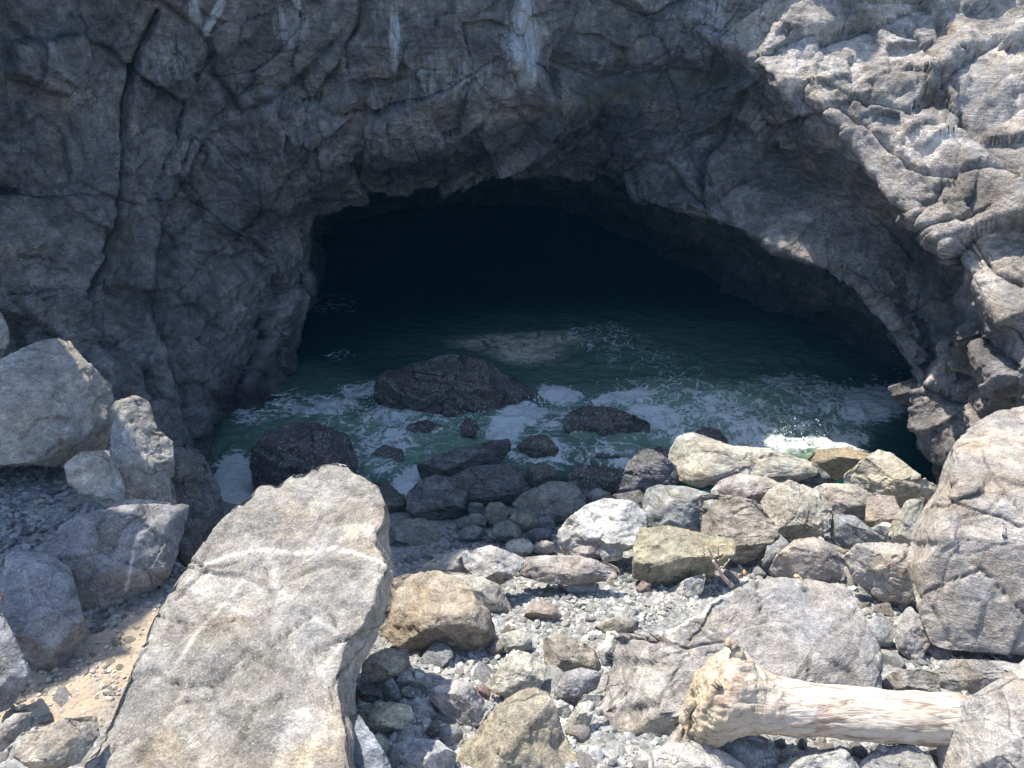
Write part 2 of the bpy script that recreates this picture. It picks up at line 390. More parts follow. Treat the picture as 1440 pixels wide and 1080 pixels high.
for gp in ([(1275, 40), (1300, 70), (1335, 130), (1385, 200), (1440, 260)], [(1200, 140), (1290, 160), (1345, 100), (1400, 60)], [(1090, 180), (1180, 150), (1290, 235), (1420, 245)], [(1330, 250), (1290, 330), (1390, 300)], [(1150, 60), (1230, 30), (1290, 60)], [(1370, 330), (1400, 380), (1440, 400)]):
    groove(gp, 4, .12)
ridge([(1230, 120), (1310, 110), (1350, 60)], 20, .2); ridge([(1300, 180), (1370, 230), (1440, 300)], 22, .2)
groove([(1280, 430), (1330, 500), (1420, 560)], 7, .2)
CV2 = CV + N * disp[:, None]
N2 = grid_normals(CV2, nr, nc) * side
CV2 += N2 * (.03 * fbm(CV2 * 4.5, 4, 71, .6, True))[:, None]
rings = np.repeat(np.linspace(0, 1, nr), nc)
me = make_mesh("cliff", CV2, grid_faces(nr, nc))
cx_, cy_, cd_ = PX(CV2)
def blob(x, y, lst):
    r = np.zeros(len(x))
    for (cx, cy, rx, ry, a, s) in lst:
        ca, sa = math.cos(math.radians(a)), math.sin(math.radians(a))
        u = (x - cx) * ca + (y - cy) * sa; v = -(x - cx) * sa + (y - cy) * ca
        r = np.maximum(r, s * sstep(1.25, .35, np.hypot(u / rx, v / ry)))
    return r
streak = blob(cx_, cy_, [(555,55,11,70,0,.9),(735,60,34,95,0,.85),(745,110,14,30,0,.9),(275,20,14,40,0,.9),(300,25,9,48,28,1),(410,30,34,60,0,.7),(1120,85,16,34,25,.5),
    (1045,90,30,70,-30,.45),(240,85,60,50,0,.5),(640,110,110,55,0,.5),(1000,20,50,60,0,.5),(545,140,60,40,0,.45),(950,235,40,25,0,.5),(45,65,60,40,30,.35),(285,210,50,30,20,.5),(1385,380,40,30,30,.25),(1180,120,60,50,0,.4)])
outer = (rings > .6) * 1.0
# sunlight painted as pale rock on the upper right shoulder above the rim
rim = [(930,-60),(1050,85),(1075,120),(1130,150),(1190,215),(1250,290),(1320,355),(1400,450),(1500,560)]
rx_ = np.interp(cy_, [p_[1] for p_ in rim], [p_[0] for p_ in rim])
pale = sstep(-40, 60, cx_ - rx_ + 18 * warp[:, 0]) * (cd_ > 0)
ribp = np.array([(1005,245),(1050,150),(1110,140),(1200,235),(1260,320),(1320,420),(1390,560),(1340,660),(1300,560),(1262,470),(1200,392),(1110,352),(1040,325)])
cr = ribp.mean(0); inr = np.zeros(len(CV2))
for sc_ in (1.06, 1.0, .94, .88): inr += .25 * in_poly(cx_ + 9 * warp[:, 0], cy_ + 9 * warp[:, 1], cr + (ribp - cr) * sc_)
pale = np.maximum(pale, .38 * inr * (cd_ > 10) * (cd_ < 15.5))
moss = blob(cx_, cy_, [(880,128,90,14,-12,.9),(990,112,50,12,0,1),(790,160,50,14,-20,.9),(500,30,30,18,-20,.8),(1060,60,26,30,30,.6),(620,150,60,12,-10,.4),(170,330,18,60,15,.5)])
alg = blob(cx_, cy_, [(320,590,22,90,0,.9),(345,555,60,18,0,.7),(380,520,30,40,0,.35)])
damp_shade = np.clip(sstep(1.6, .1, CV2[:, 2]) * .7 + sstep(.225, .205, rings) * .6 + .95 * blob(cx_, cy_, [(600,232,150,26,-6,1),(720,205,110,38,-10,1),(850,195,110,52,0,1),(460,262,50,28,-20,.8),(930,130,110,26,8,.5)]) * (cd_ > 13), 0, 1)  # arch ceiling shade painted in; darker cave interior, wet stone at water line
for nm, v in (("streak", streak), ("pale", pale), ("moss", moss), ("algae", alg), ("damp_shade", damp_shade), ("vein", 0 * damp_shade), ("tone", 1 + .14 * g1_[3] + .12 * g2_[3] + .10 * g3_[3]), ("crevice", np.maximum(grv, .45 * sstep(.02, 0, e2) * (1 - .6 * calm)))): attr(me, nm, v)
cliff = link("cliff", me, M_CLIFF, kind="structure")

# added, unseen leaning spur left of the frame, shaped to shade the left ledge
V0, F0 = ico(6); sp = V0.copy(); h_ = (sp[:, 2] + 1) / 2
sp = np.stack([-11.8 + 3.6 * h_ + 3.1 * V0[:, 0], 7.0 + 1.7 * h_ + 2.3 * V0[:, 1], -1.5 + 14.5 * h_], 1)
spn = vnormals(sp, F0); fs, es = facet((sp + .3 * fbm(sp, 3, 5)[:, None]) / np.array([1.6, 1.2, 1.4]), 120, .5, .7)
sp = sp + spn * (.5 * fs + .2 * fbm(sp * 1.4, 4, 45))[:, None]
me = make_mesh("shade_spur", sp, F0)
for nm in ("streak", "pale", "moss", "algae", "damp_shade", "vein", "crevice"): attr(me, nm, np.zeros(len(sp)))
attr(me, 'tone', np.ones(len(sp)))
link("shade_spur", me, M_CLIFF, kind="structure")

# ------------------------------------------------------------------ sea
def water_material():
    g = G("sea_water"); co = g.n("ShaderNodeTexCoord").outputs["Object"]
    fo = g.attr("foam").outputs["Fac"]; tu = g.attr("turb").outputs["Fac"]; sc = g.attr("scum").outputs["Fac"]
    wv = g.n("ShaderNodeTexNoise", {"Vector": co, "Scale": 1.3, "Detail": 4.0}).outputs[1]
    cw = g.vmath('ADD', co, g.vmath('MULTIPLY', wv, (1.9, 1.5, 0)))
    wv2 = g.n("ShaderNodeTexNoise", {"Vector": co, "Scale": 6.0, "Detail": 3.0}).outputs[1]
    cw = g.vmath('ADD', cw, g.vmath('MULTIPLY', wv2, (.22, .22, 0)))
    cw = g.vmath('MULTIPLY', cw, (1, 1.5, 1))
    v1 = g.n("ShaderNodeTexVoronoi", {"Vector": cw, "Scale": 2.6}, feature='DISTANCE_TO_EDGE').outputs[0]
    v2 = g.n("ShaderNodeTexVoronoi", {"Vector": cw, "Scale": 7.5}, feature='DISTANCE_TO_EDGE').outputs[0]
    l1 = g.rng(v1, 0, .16, 1, 0); l2 = g.rng(v2, 0, .22, 1, 0)
    n = g.noise(g.vmath('MULTIPLY', cw, (.8, 1.5, 1)), 2.8, 9, .66, 1.3); nf = g.noise(co, 34, 6, .7)
    lace = g.math('ADD', g.math('MULTIPLY', l1, .34), g.math('MULTIPLY', l2, .18))
    lace = g.math('ADD', lace, g.math('ADD', g.math('MULTIPLY', n, 1.0), g.math('MULTIPLY', nf, .12)))
    m = g.rng(g.math('ADD', lace, g.math('MULTIPLY', fo, 1.0)), 1.05, 1.38, 0, 1, True)
    soft = g.rng(g.math('ADD', g.math('MULTIPLY', lace, .8), g.math('MULTIPLY', fo, 1.1)), .8, 1.75, 0, .75, True)
    m = g.math('MAXIMUM', g.math('MULTIPLY', m, .8), soft)
    m = g.math('MULTIPLY', m, g.rng(nf, .25, .6, .8, 1.05))
    m = g.math('MULTIPLY', m, g.rng(fo, .02, .2), clamp=True)
    deep = g.mix(tu, (.004, .028, .03), (.17, .27, .19))
    c = g.mix(m, deep, g.mix(g.rng(nf, .35, .6), (.72, .77, .76), (.86, .89, .89)))
    scm = g.math('MULTIPLY', sc, g.rng(g.noise(g.vmath('MULTIPLY', cw, (1, 2.4, 1)), 3.0, 8, .65), .36, .58))
    c = g.mix(scm, c, (.62, .53, .41))
    g.l(c, g.b.inputs["Base Color"])
    g.l(g.math('ADD', .06, g.math('MULTIPLY', m, .6)), g.b.inputs["Roughness"]); g.b.inputs["IOR"].default_value = 1.33
    rip = g.noise(g.vmath('MULTIPLY', co, (1, 1.7, 1)), 5.5, 6, .6, .4)
    h = g.math('ADD', g.math('MULTIPLY', rip, .9), g.math('MULTIPLY', m, .35)); h = g.math('ADD', h, g.math('MULTIPLY', g.math('MULTIPLY', m, nf), .5))
    g.l(g.n("ShaderNodeBump", {"Height": h, "Strength": .55, "Distance": .12}).outputs[0], g.b.inputs["Normal"])
    return g.m
M_WATER = water_material()
nx, ny = 520, 460
wx = np.concatenate([np.linspace(-22, -7.2, 30)[:-1], np.linspace(-7.2, 9, nx - 58), np.linspace(9, 24, 30)[1:]])
wy = np.concatenate([np.linspace(3, 8.2, 20)[:-1], np.linspace(8.2, 20, ny - 78), np.linspace(20, 34, 60)[1:]])
YY, XX = np.meshgrid(wy, wx, indexing='ij'); X, Y = XX.ravel(), YY.ravel()
WV = np.stack([X, Y, 0 * X], 1); wpx, wpy, wd = PX(WV)
foam = blob(wpx, wpy, [(330,690,34,60,0,1.15),(385,575,70,26,-14,.5),(450,572,70,20,-8,.62),(510,548,50,12,-5,.6),(560,590,70,32,0,.55),(620,600,70,30,0,.42),
  (590,690,56,36,-25,1.25),(650,660,100,24,-28,1.1),(710,600,40,30,-50,.9),(540,630,60,50,0,.48),(735,580,45,22,0,.85),(790,555,40,14,10,.8),(775,590,50,28,0,.42),
  (880,562,65,15,-6,.75),(925,590,60,28,0,.62),(1000,590,80,34,0,.5),(990,560,60,14,10,.5),(1060,615,70,26,0,.62),(1105,622,46,15,0,.9),(1100,545,40,14,20,.45),(1170,575,90,40,8,.52),
  (1225,570,66,32,-8,.86),(1180,620,60,22,0,.7),(1140,545,60,20,15,.5),(850,480,90,30,10,.22),(930,510,120,28,8,.25),(760,640,60,26,0,.6),(870,640,70,24,0,.42),(960,610,50,16,0,.6),(750,500,60,12,0,.35),(470,430,50,26,0,.2),(480,500,26,12,0,.27),(1020,560,220,30,4,.3)])
foam *= 1 - blob(wpx, wpy, [(1262,632,50,40,-20,1.0)])
foam = np.maximum(foam, blob(wpx, wpy, [(560,620,300,70,-4,.26),(1010,585,300,62,2,.3),(760,585,150,50,0,.3)]) * (foam < .6))
foam = np.clip(foam + .15 * fbm(WV * 1.1, 3, 400) * (foam > .05), 0, 1.2)
turb = np.clip(blob(wpx, wpy, [(560,620,330,75,0,.9),(1000,590,330,75,0,1.0),(900,510,420,80,0,.45),(450,560,160,60,0,.4)]), 0, 1) * (1 - .8 * blob(wpx, wpy, [(1262,632,60,50,-20,1.0)]))
scum = blob(wpx, wpy, [(735,492,62,22,6,1.0),(690,482,60,12,0,.9),(770,478,60,10,0,.7)])
chop = .045 + .17 * np.clip(turb, 0, 1)
WV[:, 2] = chop * (.9 * fbm(WV * np.array([.9, 1.3, 1]), 3, 410) + .55 * fbm(WV * np.array([2.2, 3.1, 1]), 4, 420, .55, True)) + .10 * np.clip(foam - .5, 0, 1)
WV[:, 2] += .03 * foam * fbm(WV * 7, 3, 430)
me = make_mesh("water", WV, grid_faces(ny - 0 if len(wy) == ny else len(wy), len(wx)))
attr(me, "foam", foam); attr(me, "turb", turb); attr(me, "scum", scum)
link("water", me, M_WATER, kind="structure")

V1, F1 = ico(1); sprs = []
for (cx, cy, rx, ry, n_) in [(662,600,22,16,160),(605,690,45,22,200),(335,680,18,40,120),(1105,612,60,14,260),(740,578,30,10,90),(880,560,50,8,90),(1240,560,40,22,150),(520,570,60,20,90)]:
    px = RNG.normal(cx, rx * .6, n_); py = RNG.normal(cy, ry * .6, n_); d = W(py) ; q = CAM + FW * d[:, None] + RT * ((px - 720) / FOC * d)[:, None] + UP * ((540 - py) / FOC * d)[:, None]
    q[:, 2] += RNG.exponential(.10, n_); sprs.append(q)
sprs = np.concatenate(sprs); rr = RNG.uniform(.004, .016, len(sprs))
me = make_mesh("sea_spray", (V1[None] * rr[:, None, None] + sprs[:, None, :]).reshape(-1, 3), (F1[None] + (np.arange(len(sprs)) * len(V1))[:, None, None]).reshape(-1, 3))
gs = G("spray"); gs.b.inputs["Base Color"].default_value = (.8, .84, .84, 1); gs.b.inputs["Roughness"].default_value = .4
link("sea_spray", me, gs.m, kind="stuff")

# ------------------------------------------------------------------ boulders
PALE = (.37, .34, .30); GREY = (.31, .293, .27); WARM = (.33, .295, .25); YEL = (.37, .335, .245); WHITE = (.46, .45, .42)
BLUE = (.24, .245, .245); DARK = (.14, .136, .138); PINK = (.34, .31, .29); GREEN = (.19, .19, .17); WETB = (.075, .062, .052)
OUTLINES = []
def rock(label, pts, tint=GREY, d=None, thick=.75, top=.62, front=.62, cuts=9, rough=1.0, boxy=.38, sub=5, wet=0.0, name="boulder",
         cat="boulder", group=None, seed=0, mat=None, base='t', veins=(), algae=0.0, parent=None, dd=0.0, planes=(), kind=None, tilt=None, bring=.035, cracks=(), grow=1.07):
    pts = np.array(pts, float); pts = pts.mean(0) + (pts - pts.mean(0)) * (grow if base == 't' and parent is None else 1); OUTLINES.append(pts)
    cx, cy = .5 * (pts.min(0) + pts.max(0)) * .5 + .5 * pts.mean(0); low = pts[:, 1].max()
    hpx = low - pts[:, 1].min(); wpx_ = pts[:, 0].max() - pts[:, 0].min()
    if d is None:
        dB = ray_terrain(cx, low)[0] if base == 't' else W(low)
        d = dB - .0 + .30 * (hpx * .5) / FOC * dB
    d += dd
    if parent is None and base == 't':
        if cat == "stone" or name == "cobble": d = min(d * 1.02, ray_terrain(cx, (cy + low) / 2)[0]) * .99
        else: d *= 1 - bring * min(1, max(wpx_, hpx) / 70)
    C = P(cx, cy, d); c = (CAM - C) / np.linalg.norm(CAM - C) if tilt is None else np.array(tilt, float) / np.linalg.norm(tilt); a = RT - c * (RT @ c); a /= np.linalg.norm(a); b = np.cross(c, a)
    dirs = FW + RT * ((pts[:, :1] - 720) / FOC) + UP * ((540 - pts[:, 1:]) / FOC)
    tt = (C - CAM) @ c / (dirs @ c); Q = CAM + dirs * tt[:, None] - C
    q2 = np.stack([Q @ a, Q @ b], 1)
    ang = np.linspace(-math.pi, math.pi, 721); R = np.zeros(721)
    for k in range(len(q2)):
        p0, p1 = q2[k], q2[(k + 1) % len(q2)]; e = p1 - p0
        den = np.cos(ang) * e[1] - np.sin(ang) * e[0]; den = np.where(np.abs(den) < 1e-9, 1e-9, den)
        r = (p0[0] * e[1] - p0[1] * e[0]) / den; u = (p0[0] * np.sin(ang) - p0[1] * np.cos(ang)) / den
        ok = (r > 0) & (u >= -1e-6) & (u <= 1 + 1e-6); R = np.where(ok, np.maximum(R, r), R)
    ker = np.array([.0, .1, .8, .1, .0]) if sub >= 7 else np.array([.1, .2, .4, .2, .1]); R = np.convolve(np.concatenate([R[-3:-1], R, R[1:3]]), ker, 'same')[2:-2]
    Rm = R.mean(); rs = np.random.default_rng(seed + int(cx * 7 + cy * 13))
    V0, F = ico(sub); zz = V0[:, 2]; ph = np.arctan2(V0[:, 1], V0[:, 0]); rho = np.sqrt(np.clip(1 - zz * zz, 0, 1)); ne = 1.5 / boxy; sce = (rho ** ne + np.abs(zz) ** ne) ** (-1 / ne); r = rho * sce; zz = zz * sce
    Rr = np.interp(ph, ang, R); T = thick * min(Rm, math.sqrt(R.min() * Rm) * 1.2)
    V = a * (np.cos(ph) * r * Rr)[:, None] + b * (np.sin(ph) * r * Rr)[:, None] + c * (zz * T)[:, None]
    cutl = [((0.02, .08, 1.0), top), ((.08, -1, -.12), front)] + list(planes)
    for _ in range(cuts):
        n = rs.normal(size=3); n /= np.linalg.norm(n); n = n + c * .8 * np.sign(n @ c + .3); n /= np.linalg.norm(n)
        cutl.append((n, rs.uniform(.45, .8)))
    for n, off in cutl:
        n = np.array(n, float); n /= np.linalg.norm(n)
        s = V @ n; ext = s.max() * off; ov = np.maximum(0, s - ext); V = V - n * (ov * .93)[:, None]
    def match(V):
        s_ = (C - CAM) @ c / ((V + C - CAM) @ c); Qv = (V + C - CAM) * s_[:, None] + CAM - C
        A_, B_ = Qv @ a, Qv @ b; an = np.arctan2(B_, A_); rr = np.hypot(A_, B_)
        nb = 216 if sub >= 7 else 90; ib = ((an + math.pi) / (2 * math.pi) * nb).astype(int) % nb; mx = np.zeros(nb); np.maximum.at(mx, ib, rr)
        ca_ = (np.arange(nb) + .5) / nb * 2 * math.pi - math.pi; mx = np.where(mx < 1e-6, 1e9, mx); ra = np.clip(np.interp(ca_, ang, R) / mx, .6, 1.8)
        ra = np.convolve(np.concatenate([ra[-2:], ra, ra[:2]]), [.05, .2, .5, .2, .05], 'same')[2:-2]
        kk = np.interp(an, np.concatenate([[ca_[-1] - 2 * math.pi], ca_, [ca_[0] + 2 * math.pi]]), np.concatenate([[ra[-1]], ra, [ra[0]]]))
        va, vb = V @ a, V @ b; return V + a * (va * (kk - 1))[:, None] + b * (vb * (kk - 1))[:, None]
    V = match(V)
    # real relief
    o = rs.uniform(-50, 50, 3); p = V / Rm + o
    Nn = vnormals(V, F)
    ww = np.stack([fbm(p * 1.3, 2, 3), fbm(p * 1.3, 2, 4), fbm(p * 1.3, 2, 5)], 1)
    fa, ea = facet((p + .3 * ww) * 1.6, 7 + seed, .4, .7); fb, eb = facet((p + .2 * ww) * 4.2, 9 + seed, .4, .7)
    dz = Rm * rough * (.05 * fbm(p * 1.1, 3, 2) + .07 * fa + .034 * fb + .026 * fbm(p * 5, 4, 6, .6) - .02 * sstep(.06, 0, ea))
    tone = ea * 0 + 1
    gx, gy, _ = PX(V + C); crk = np.zeros(len(V))
    for cp in cracks: crk = np.maximum(crk, np.exp(-(seg_dist(gx + 8 * fbm(p * 4, 3, 71), gy + 8 * fbm(p * 4, 3, 72), cp) / 1.6) ** 2))
    dz = dz - .03 * crk * (V @ c > 0)
    _, e9, g9 = cells((p + .3 * ww) * 1.6, 7 + seed); _, e8, g8 = cells((p + .2 * ww) * 4.2, 9 + seed)
    tone = 1 + .16 * g9[3] + .13 * g8[3]; crk = np.maximum(crk, .55 * sstep(.035, 0, e9))
    if sub >= 6: dz += Rm * rough * .008 * fbm(p * 16, 3, 8, .6, True)
    V = V + Nn * dz[:, None]
    V = match(V)
    me = make_mesh(name, V, F)
    vv = np.zeros(len(V)); Wd = V + C; vx, vy, _ = PX(Wd)
    for (vp, w, s) in veins: vv = np.maximum(vv, s * np.exp(-(seg_dist(vx + 7 * fbm(p * 5, 3, 77), vy + 9 * fbm(p * 4, 3, 78), vp) / w) ** 2))
    attr(me, "tone", tone); attr(me, "crevice", crk); attr(me, "vein", vv * (Nn @ c > 0)); attr(me, "algae", algae * sstep(-.3, .6, Nn[:, 2]) if algae else 0 * vv)
    ob = link(name, me, mat or M_ROCK, loc=C, parent=parent)
    if parent is None and kind is None: ob["label"] = label; ob["category"] = cat
    if group: ob["group"] = group
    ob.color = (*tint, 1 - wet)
    return ob

# --- rock masses of the cliff that stand proud of it
kw = dict(name="rock_block", parent=cliff, cuts=4, seed=3)
rock("", [(905,222),(930,206),(972,214),(1003,228),(1002,262),(990,290),(968,292),(945,284),(918,262)], (.155,.15,.155), d=15.75, thick=.6, boxy=.4, top=.9, front=.9, sub=5, **kw)
# --- rocks standing in the water
wk = dict(base='w', name="boulder", wet=.75, rough=1.7)
rock("largest wet black boulder standing in the cave water, streaked with dark red weed", [(524,538),(540,520),(590,508),(630,497),(680,503),(715,528),(765,556),(752,572),(690,584),(640,590),(600,586),(545,578),(526,558)], WETB, sub=6, algae=.35, thick=.7, top=.5, front=.5, **wk)
rock("rounded dark boulder crusted with red algae in the surf behind the big pale slab", [(354,630),(375,605),(410,593),(450,595),(490,610),(502,640),(510,700),(430,720),(358,700),(350,655)], (.06,.055,.055), sub=6, algae=.8, front=.8, **wk)
rock("fist-shaped reddish rock with white water breaking over it beside the largest wet boulder", [(646,600),(655,589),(668,589),(674,600),(668,616),(652,616)], (.07,.035,.03), algae=.5, sub=4, **{**wk, "name": "rock", "cat": "rock"})
rock("flat wet brown boulder in the foam right of the largest wet boulder", [(790,592),(800,578),(825,570),(860,572),(890,583),(916,594),(912,610),(890,620),(860,622),(820,618),(795,608)], (.06,.045,.035), algae=.25, top=.55, **wk)
rock("small wet brown boulder in the foam above the dark ridged rock", [(725,628),(745,612),(770,612),(787,632),(780,645),(765,650),(745,645)], (.085,.06,.035), **wk)
rock("dark weedy rock showing behind the end of the long pale boulder", [(972,612),(990,601),(1010,603),(1024,620),(1015,636),(985,632)], (.06,.045,.04), algae=.3, sub=4, **{**wk, "name": "rock", "cat": "rock"})
rock("dark red wet rock between the tilted grey slab and the long pale boulder", [(908,634),(928,628),(943,637),(960,657),(952,668),(925,660)], (.07,.035,.03), algae=.5, sub=4, **{**wk, "name": "rock", "cat": "rock"})
rock("low glossy black boulder awash in front of the tilted grey slab", [(792,672),(812,654),(850,655),(890,664),(892,690),(860,706),(825,704),(800,692)], (.05,.045,.03), top=.6, **wk)
rock("thin slab of rock just breaking the surface below the flat wet brown boulder", [(815,640),(840,629),(875,634),(885,645),(860,654),(825,652)], (.06,.05,.035), sub=4, top=.4, dd=.2, **{**wk, "name": "rock", "cat": "rock"})
rock("rounded rock veiled by streaming foam below the largest wet boulder", [(562,612),(575,596),(600,590),(622,598),(628,614),(605,624),(575,624)], (.06,.05,.045), sub=4, dd=.25, **{**wk, "name": "rock", "cat": "rock"})
rock("submerged brown rock beside the red algae boulder", [(520,640),(540,625),(566,632),(572,655),(545,668),(522,660)], (.07,.055,.05), sub=4, dd=.25, **{**wk, "name": "rock", "cat": "rock"})
# --- shaded shore rocks
sk = dict(base='w', wet=.12)
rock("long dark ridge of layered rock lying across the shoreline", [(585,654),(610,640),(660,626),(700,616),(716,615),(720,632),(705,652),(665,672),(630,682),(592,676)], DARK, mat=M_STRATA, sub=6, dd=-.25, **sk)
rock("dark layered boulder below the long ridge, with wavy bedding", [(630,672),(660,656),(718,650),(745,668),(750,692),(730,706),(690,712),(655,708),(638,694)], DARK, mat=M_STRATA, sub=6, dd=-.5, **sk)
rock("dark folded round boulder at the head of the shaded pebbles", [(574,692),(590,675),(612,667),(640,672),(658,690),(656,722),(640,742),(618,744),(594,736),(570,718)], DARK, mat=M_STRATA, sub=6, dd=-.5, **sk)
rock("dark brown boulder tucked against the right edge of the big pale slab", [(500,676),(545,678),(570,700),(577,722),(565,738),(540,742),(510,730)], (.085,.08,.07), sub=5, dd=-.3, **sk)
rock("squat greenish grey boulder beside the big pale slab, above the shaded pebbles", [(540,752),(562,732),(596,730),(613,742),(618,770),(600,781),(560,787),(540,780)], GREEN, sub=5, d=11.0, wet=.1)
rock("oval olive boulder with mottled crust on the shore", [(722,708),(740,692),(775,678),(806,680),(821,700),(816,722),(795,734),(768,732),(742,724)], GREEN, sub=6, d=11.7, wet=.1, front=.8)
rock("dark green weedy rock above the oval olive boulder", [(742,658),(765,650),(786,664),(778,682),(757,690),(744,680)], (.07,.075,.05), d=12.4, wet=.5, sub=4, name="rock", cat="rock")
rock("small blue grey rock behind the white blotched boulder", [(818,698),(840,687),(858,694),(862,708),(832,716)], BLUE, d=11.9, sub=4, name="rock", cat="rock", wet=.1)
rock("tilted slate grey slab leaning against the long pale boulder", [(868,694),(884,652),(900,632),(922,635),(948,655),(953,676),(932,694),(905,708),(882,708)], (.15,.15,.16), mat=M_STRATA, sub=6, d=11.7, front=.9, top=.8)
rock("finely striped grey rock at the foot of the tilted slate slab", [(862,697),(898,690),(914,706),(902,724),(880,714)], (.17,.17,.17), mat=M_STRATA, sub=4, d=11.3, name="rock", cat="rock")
# --- left ledge
rock("tall pale boulder below the left cliff, its sunlit crown above a shaded face", [(-40,520),(10,507),(33,493),(67,481),(97,483),(112,502),(133,523),(153,543),(156,573),(159,597),(145,625),(110,655),(50,648),(-40,660)], PALE, d=8.9, sub=6, top=.7, front=.9, rough=.8, planes=[((.75,-.5,.2),.7)])
rock("narrow upright boulder with pale top on the left ledge", [(157,577),(167,567),(190,560),(211,568),(221,605),(241,621),(244,650),(241,680),(252,712),(215,715),(180,700),(158,645)], PALE, d=8.7, sub=6, top=.8, front=.9)
rock("pale lumpy rock in front of the narrow upright boulder", [(92,655),(115,638),(146,636),(162,655),(173,680),(176,700),(186,716),(150,712),(120,700),(98,680)], PALE, d=8.0, sub=5, top=.8, front=.9)
rock("thin pale slab along the brink of the left ledge", [(150,712),(190,702),(262,710),(250,722),(200,730),(160,728)], PALE, d=7.9, sub=4, name="rock", cat="rock")
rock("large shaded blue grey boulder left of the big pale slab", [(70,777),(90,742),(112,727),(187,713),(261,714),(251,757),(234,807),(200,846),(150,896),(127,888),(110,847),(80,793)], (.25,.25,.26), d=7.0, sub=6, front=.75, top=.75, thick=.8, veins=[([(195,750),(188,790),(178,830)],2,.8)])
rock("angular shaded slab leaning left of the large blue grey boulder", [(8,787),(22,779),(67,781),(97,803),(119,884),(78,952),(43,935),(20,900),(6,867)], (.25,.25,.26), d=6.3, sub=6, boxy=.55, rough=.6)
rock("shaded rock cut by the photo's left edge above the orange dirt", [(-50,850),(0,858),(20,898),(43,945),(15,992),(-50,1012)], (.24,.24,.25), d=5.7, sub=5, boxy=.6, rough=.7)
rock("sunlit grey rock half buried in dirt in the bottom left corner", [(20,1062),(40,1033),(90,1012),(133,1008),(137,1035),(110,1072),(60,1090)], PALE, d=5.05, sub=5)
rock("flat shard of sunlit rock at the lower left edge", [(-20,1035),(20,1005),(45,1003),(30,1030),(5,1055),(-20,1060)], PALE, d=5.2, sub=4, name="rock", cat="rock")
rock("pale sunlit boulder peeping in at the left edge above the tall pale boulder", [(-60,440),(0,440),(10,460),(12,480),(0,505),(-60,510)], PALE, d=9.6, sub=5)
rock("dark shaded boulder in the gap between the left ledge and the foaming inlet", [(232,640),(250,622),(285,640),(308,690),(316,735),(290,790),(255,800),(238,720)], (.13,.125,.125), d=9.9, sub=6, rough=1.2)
# --- the big slab
rock("huge pale slab with a quartz vein, biggest rock in front", [(90,1130),(120,1080),(160,1000),(215,872),(240,830),(300,743),(338,704),(345,703),(366,681),(397,682),(411,665),(425,668),(434,662),(457,652),(487,651),(498,668),(508,668),(534,686),(549,723),(547,760),(556,800),(545,850),(538,878),(526,905),(508,935),(500,970),(500,1010),(508,1060),(516,1130)],
     (.335,.31,.275), d=5.85, sub=7, thick=.3, top=.9, front=.98, cuts=0, boxy=.17, bring=0, grow=1.0, rough=.62, cracks=[[(205,862),(300,884),(345,868)],[(470,872),(482,905),(500,900)],[(290,970),(390,905),(445,862)],[(410,1080),(450,1000),(515,905)],[(245,840),(285,800),(340,786)],[(150,1060),(230,1000),(300,985)],[(330,1060),(360,1000),(400,985)]], seed=4,
     tilt=(-.10,-.30,1), planes=[((-.10,-.30,1),.38)], veins=[([(290,790),(350,772),(420,775),(470,768),(520,785),(552,800)],1.7,1.1),([(380,790),(395,840),(390,880)],8,.3),([(350,800),(310,850),(250,930)],2.5,.4),([(440,860),(480,900),(440,960)],3,.35)])
rock("blue grey shadowed slab at the foot of the huge vein-marked slab, at the bottom edge", [(492,1010),(506,1008),(526,1036),(556,1088),(560,1125),(480,1125),(485,1060)], (.24,.25,.27), d=5.35, sub=5, boxy=.4, tilt=(.3,-.6,1))
# --- right foreground giant
rock("giant brown grey boulder at the right edge, split by a crack", [(1274,795),(1282,745),(1296,718),(1316,690),(1326,655),(1342,622),(1366,598),(1400,577),(1440,570),(1520,575),(1600,680),(1620,850),(1560,935),(1440,922),(1380,918),(1330,914),(1308,905),(1290,862),(1284,830)],
     (.36,.325,.29), d=7.9, sub=7, tilt=(-.25,-.65,.75), thick=.55, top=.8, front=.97, rough=.55, cuts=5, seed=11, cracks=[[(1326,700),(1380,718),(1440,742)],[(1290,840),(1380,800),(1440,860)],[(1380,640),(1420,700),(1440,720)]], boxy=.45, grow=1.0, planes=[((-.3,-.6,1),.7)])
# --- lit boulders, far row
T = 't'
rock("long pale boulder on the waterline, pointing left", [(945,640),(957,614),(979,609),(1001,617),(1032,628),(1079,631),(1107,639),(1147,653),(1142,668),(1112,678),(1073,674),(1037,672),(1009,682),(976,684),(951,672)], (.42,.395,.33), d=11.6, sub=6, thick=.9, front=.8)
rock("dark splintered rock under the right end of the long pale boulder", [(1112,680),(1150,657),(1174,676),(1162,686),(1115,690)], (.13,.125,.12), d=11.3, sub=4, mat=M_STRATA, name="rock", cat="rock")
rock("wet ochre boulder touching the surf", [(1132,652),(1150,633),(1190,630),(1230,641),(1218,656),(1192,670),(1165,676),(1150,662)], (.30,.24,.14), d=11.8, sub=5, wet=.5)
rock("yellowish peaked boulder in front of the dark right cave wall", [(1190,668),(1215,648),(1237,634),(1256,640),(1282,661),(1328,692),(1318,712),(1275,712),(1230,712),(1195,700)], (.43,.39,.30), d=11.0, sub=6, thick=.9, planes=[((-.2,-.4,1),.6)])
rock("pale speckled boulder between the round boulder and the yellowish peaked one", [(1132,692),(1160,681),(1205,682),(1228,700),(1218,724),(1190,729),(1168,722),(1148,708)], PALE, d=10.8, sub=5)
rock("pinkish boulder wedged below the long pale boulder", [(1000,692),(1015,675),(1040,667),(1075,671),(1112,686),(1085,702),(1058,712),(1018,706)], PINK, d=11.0, sub=5)
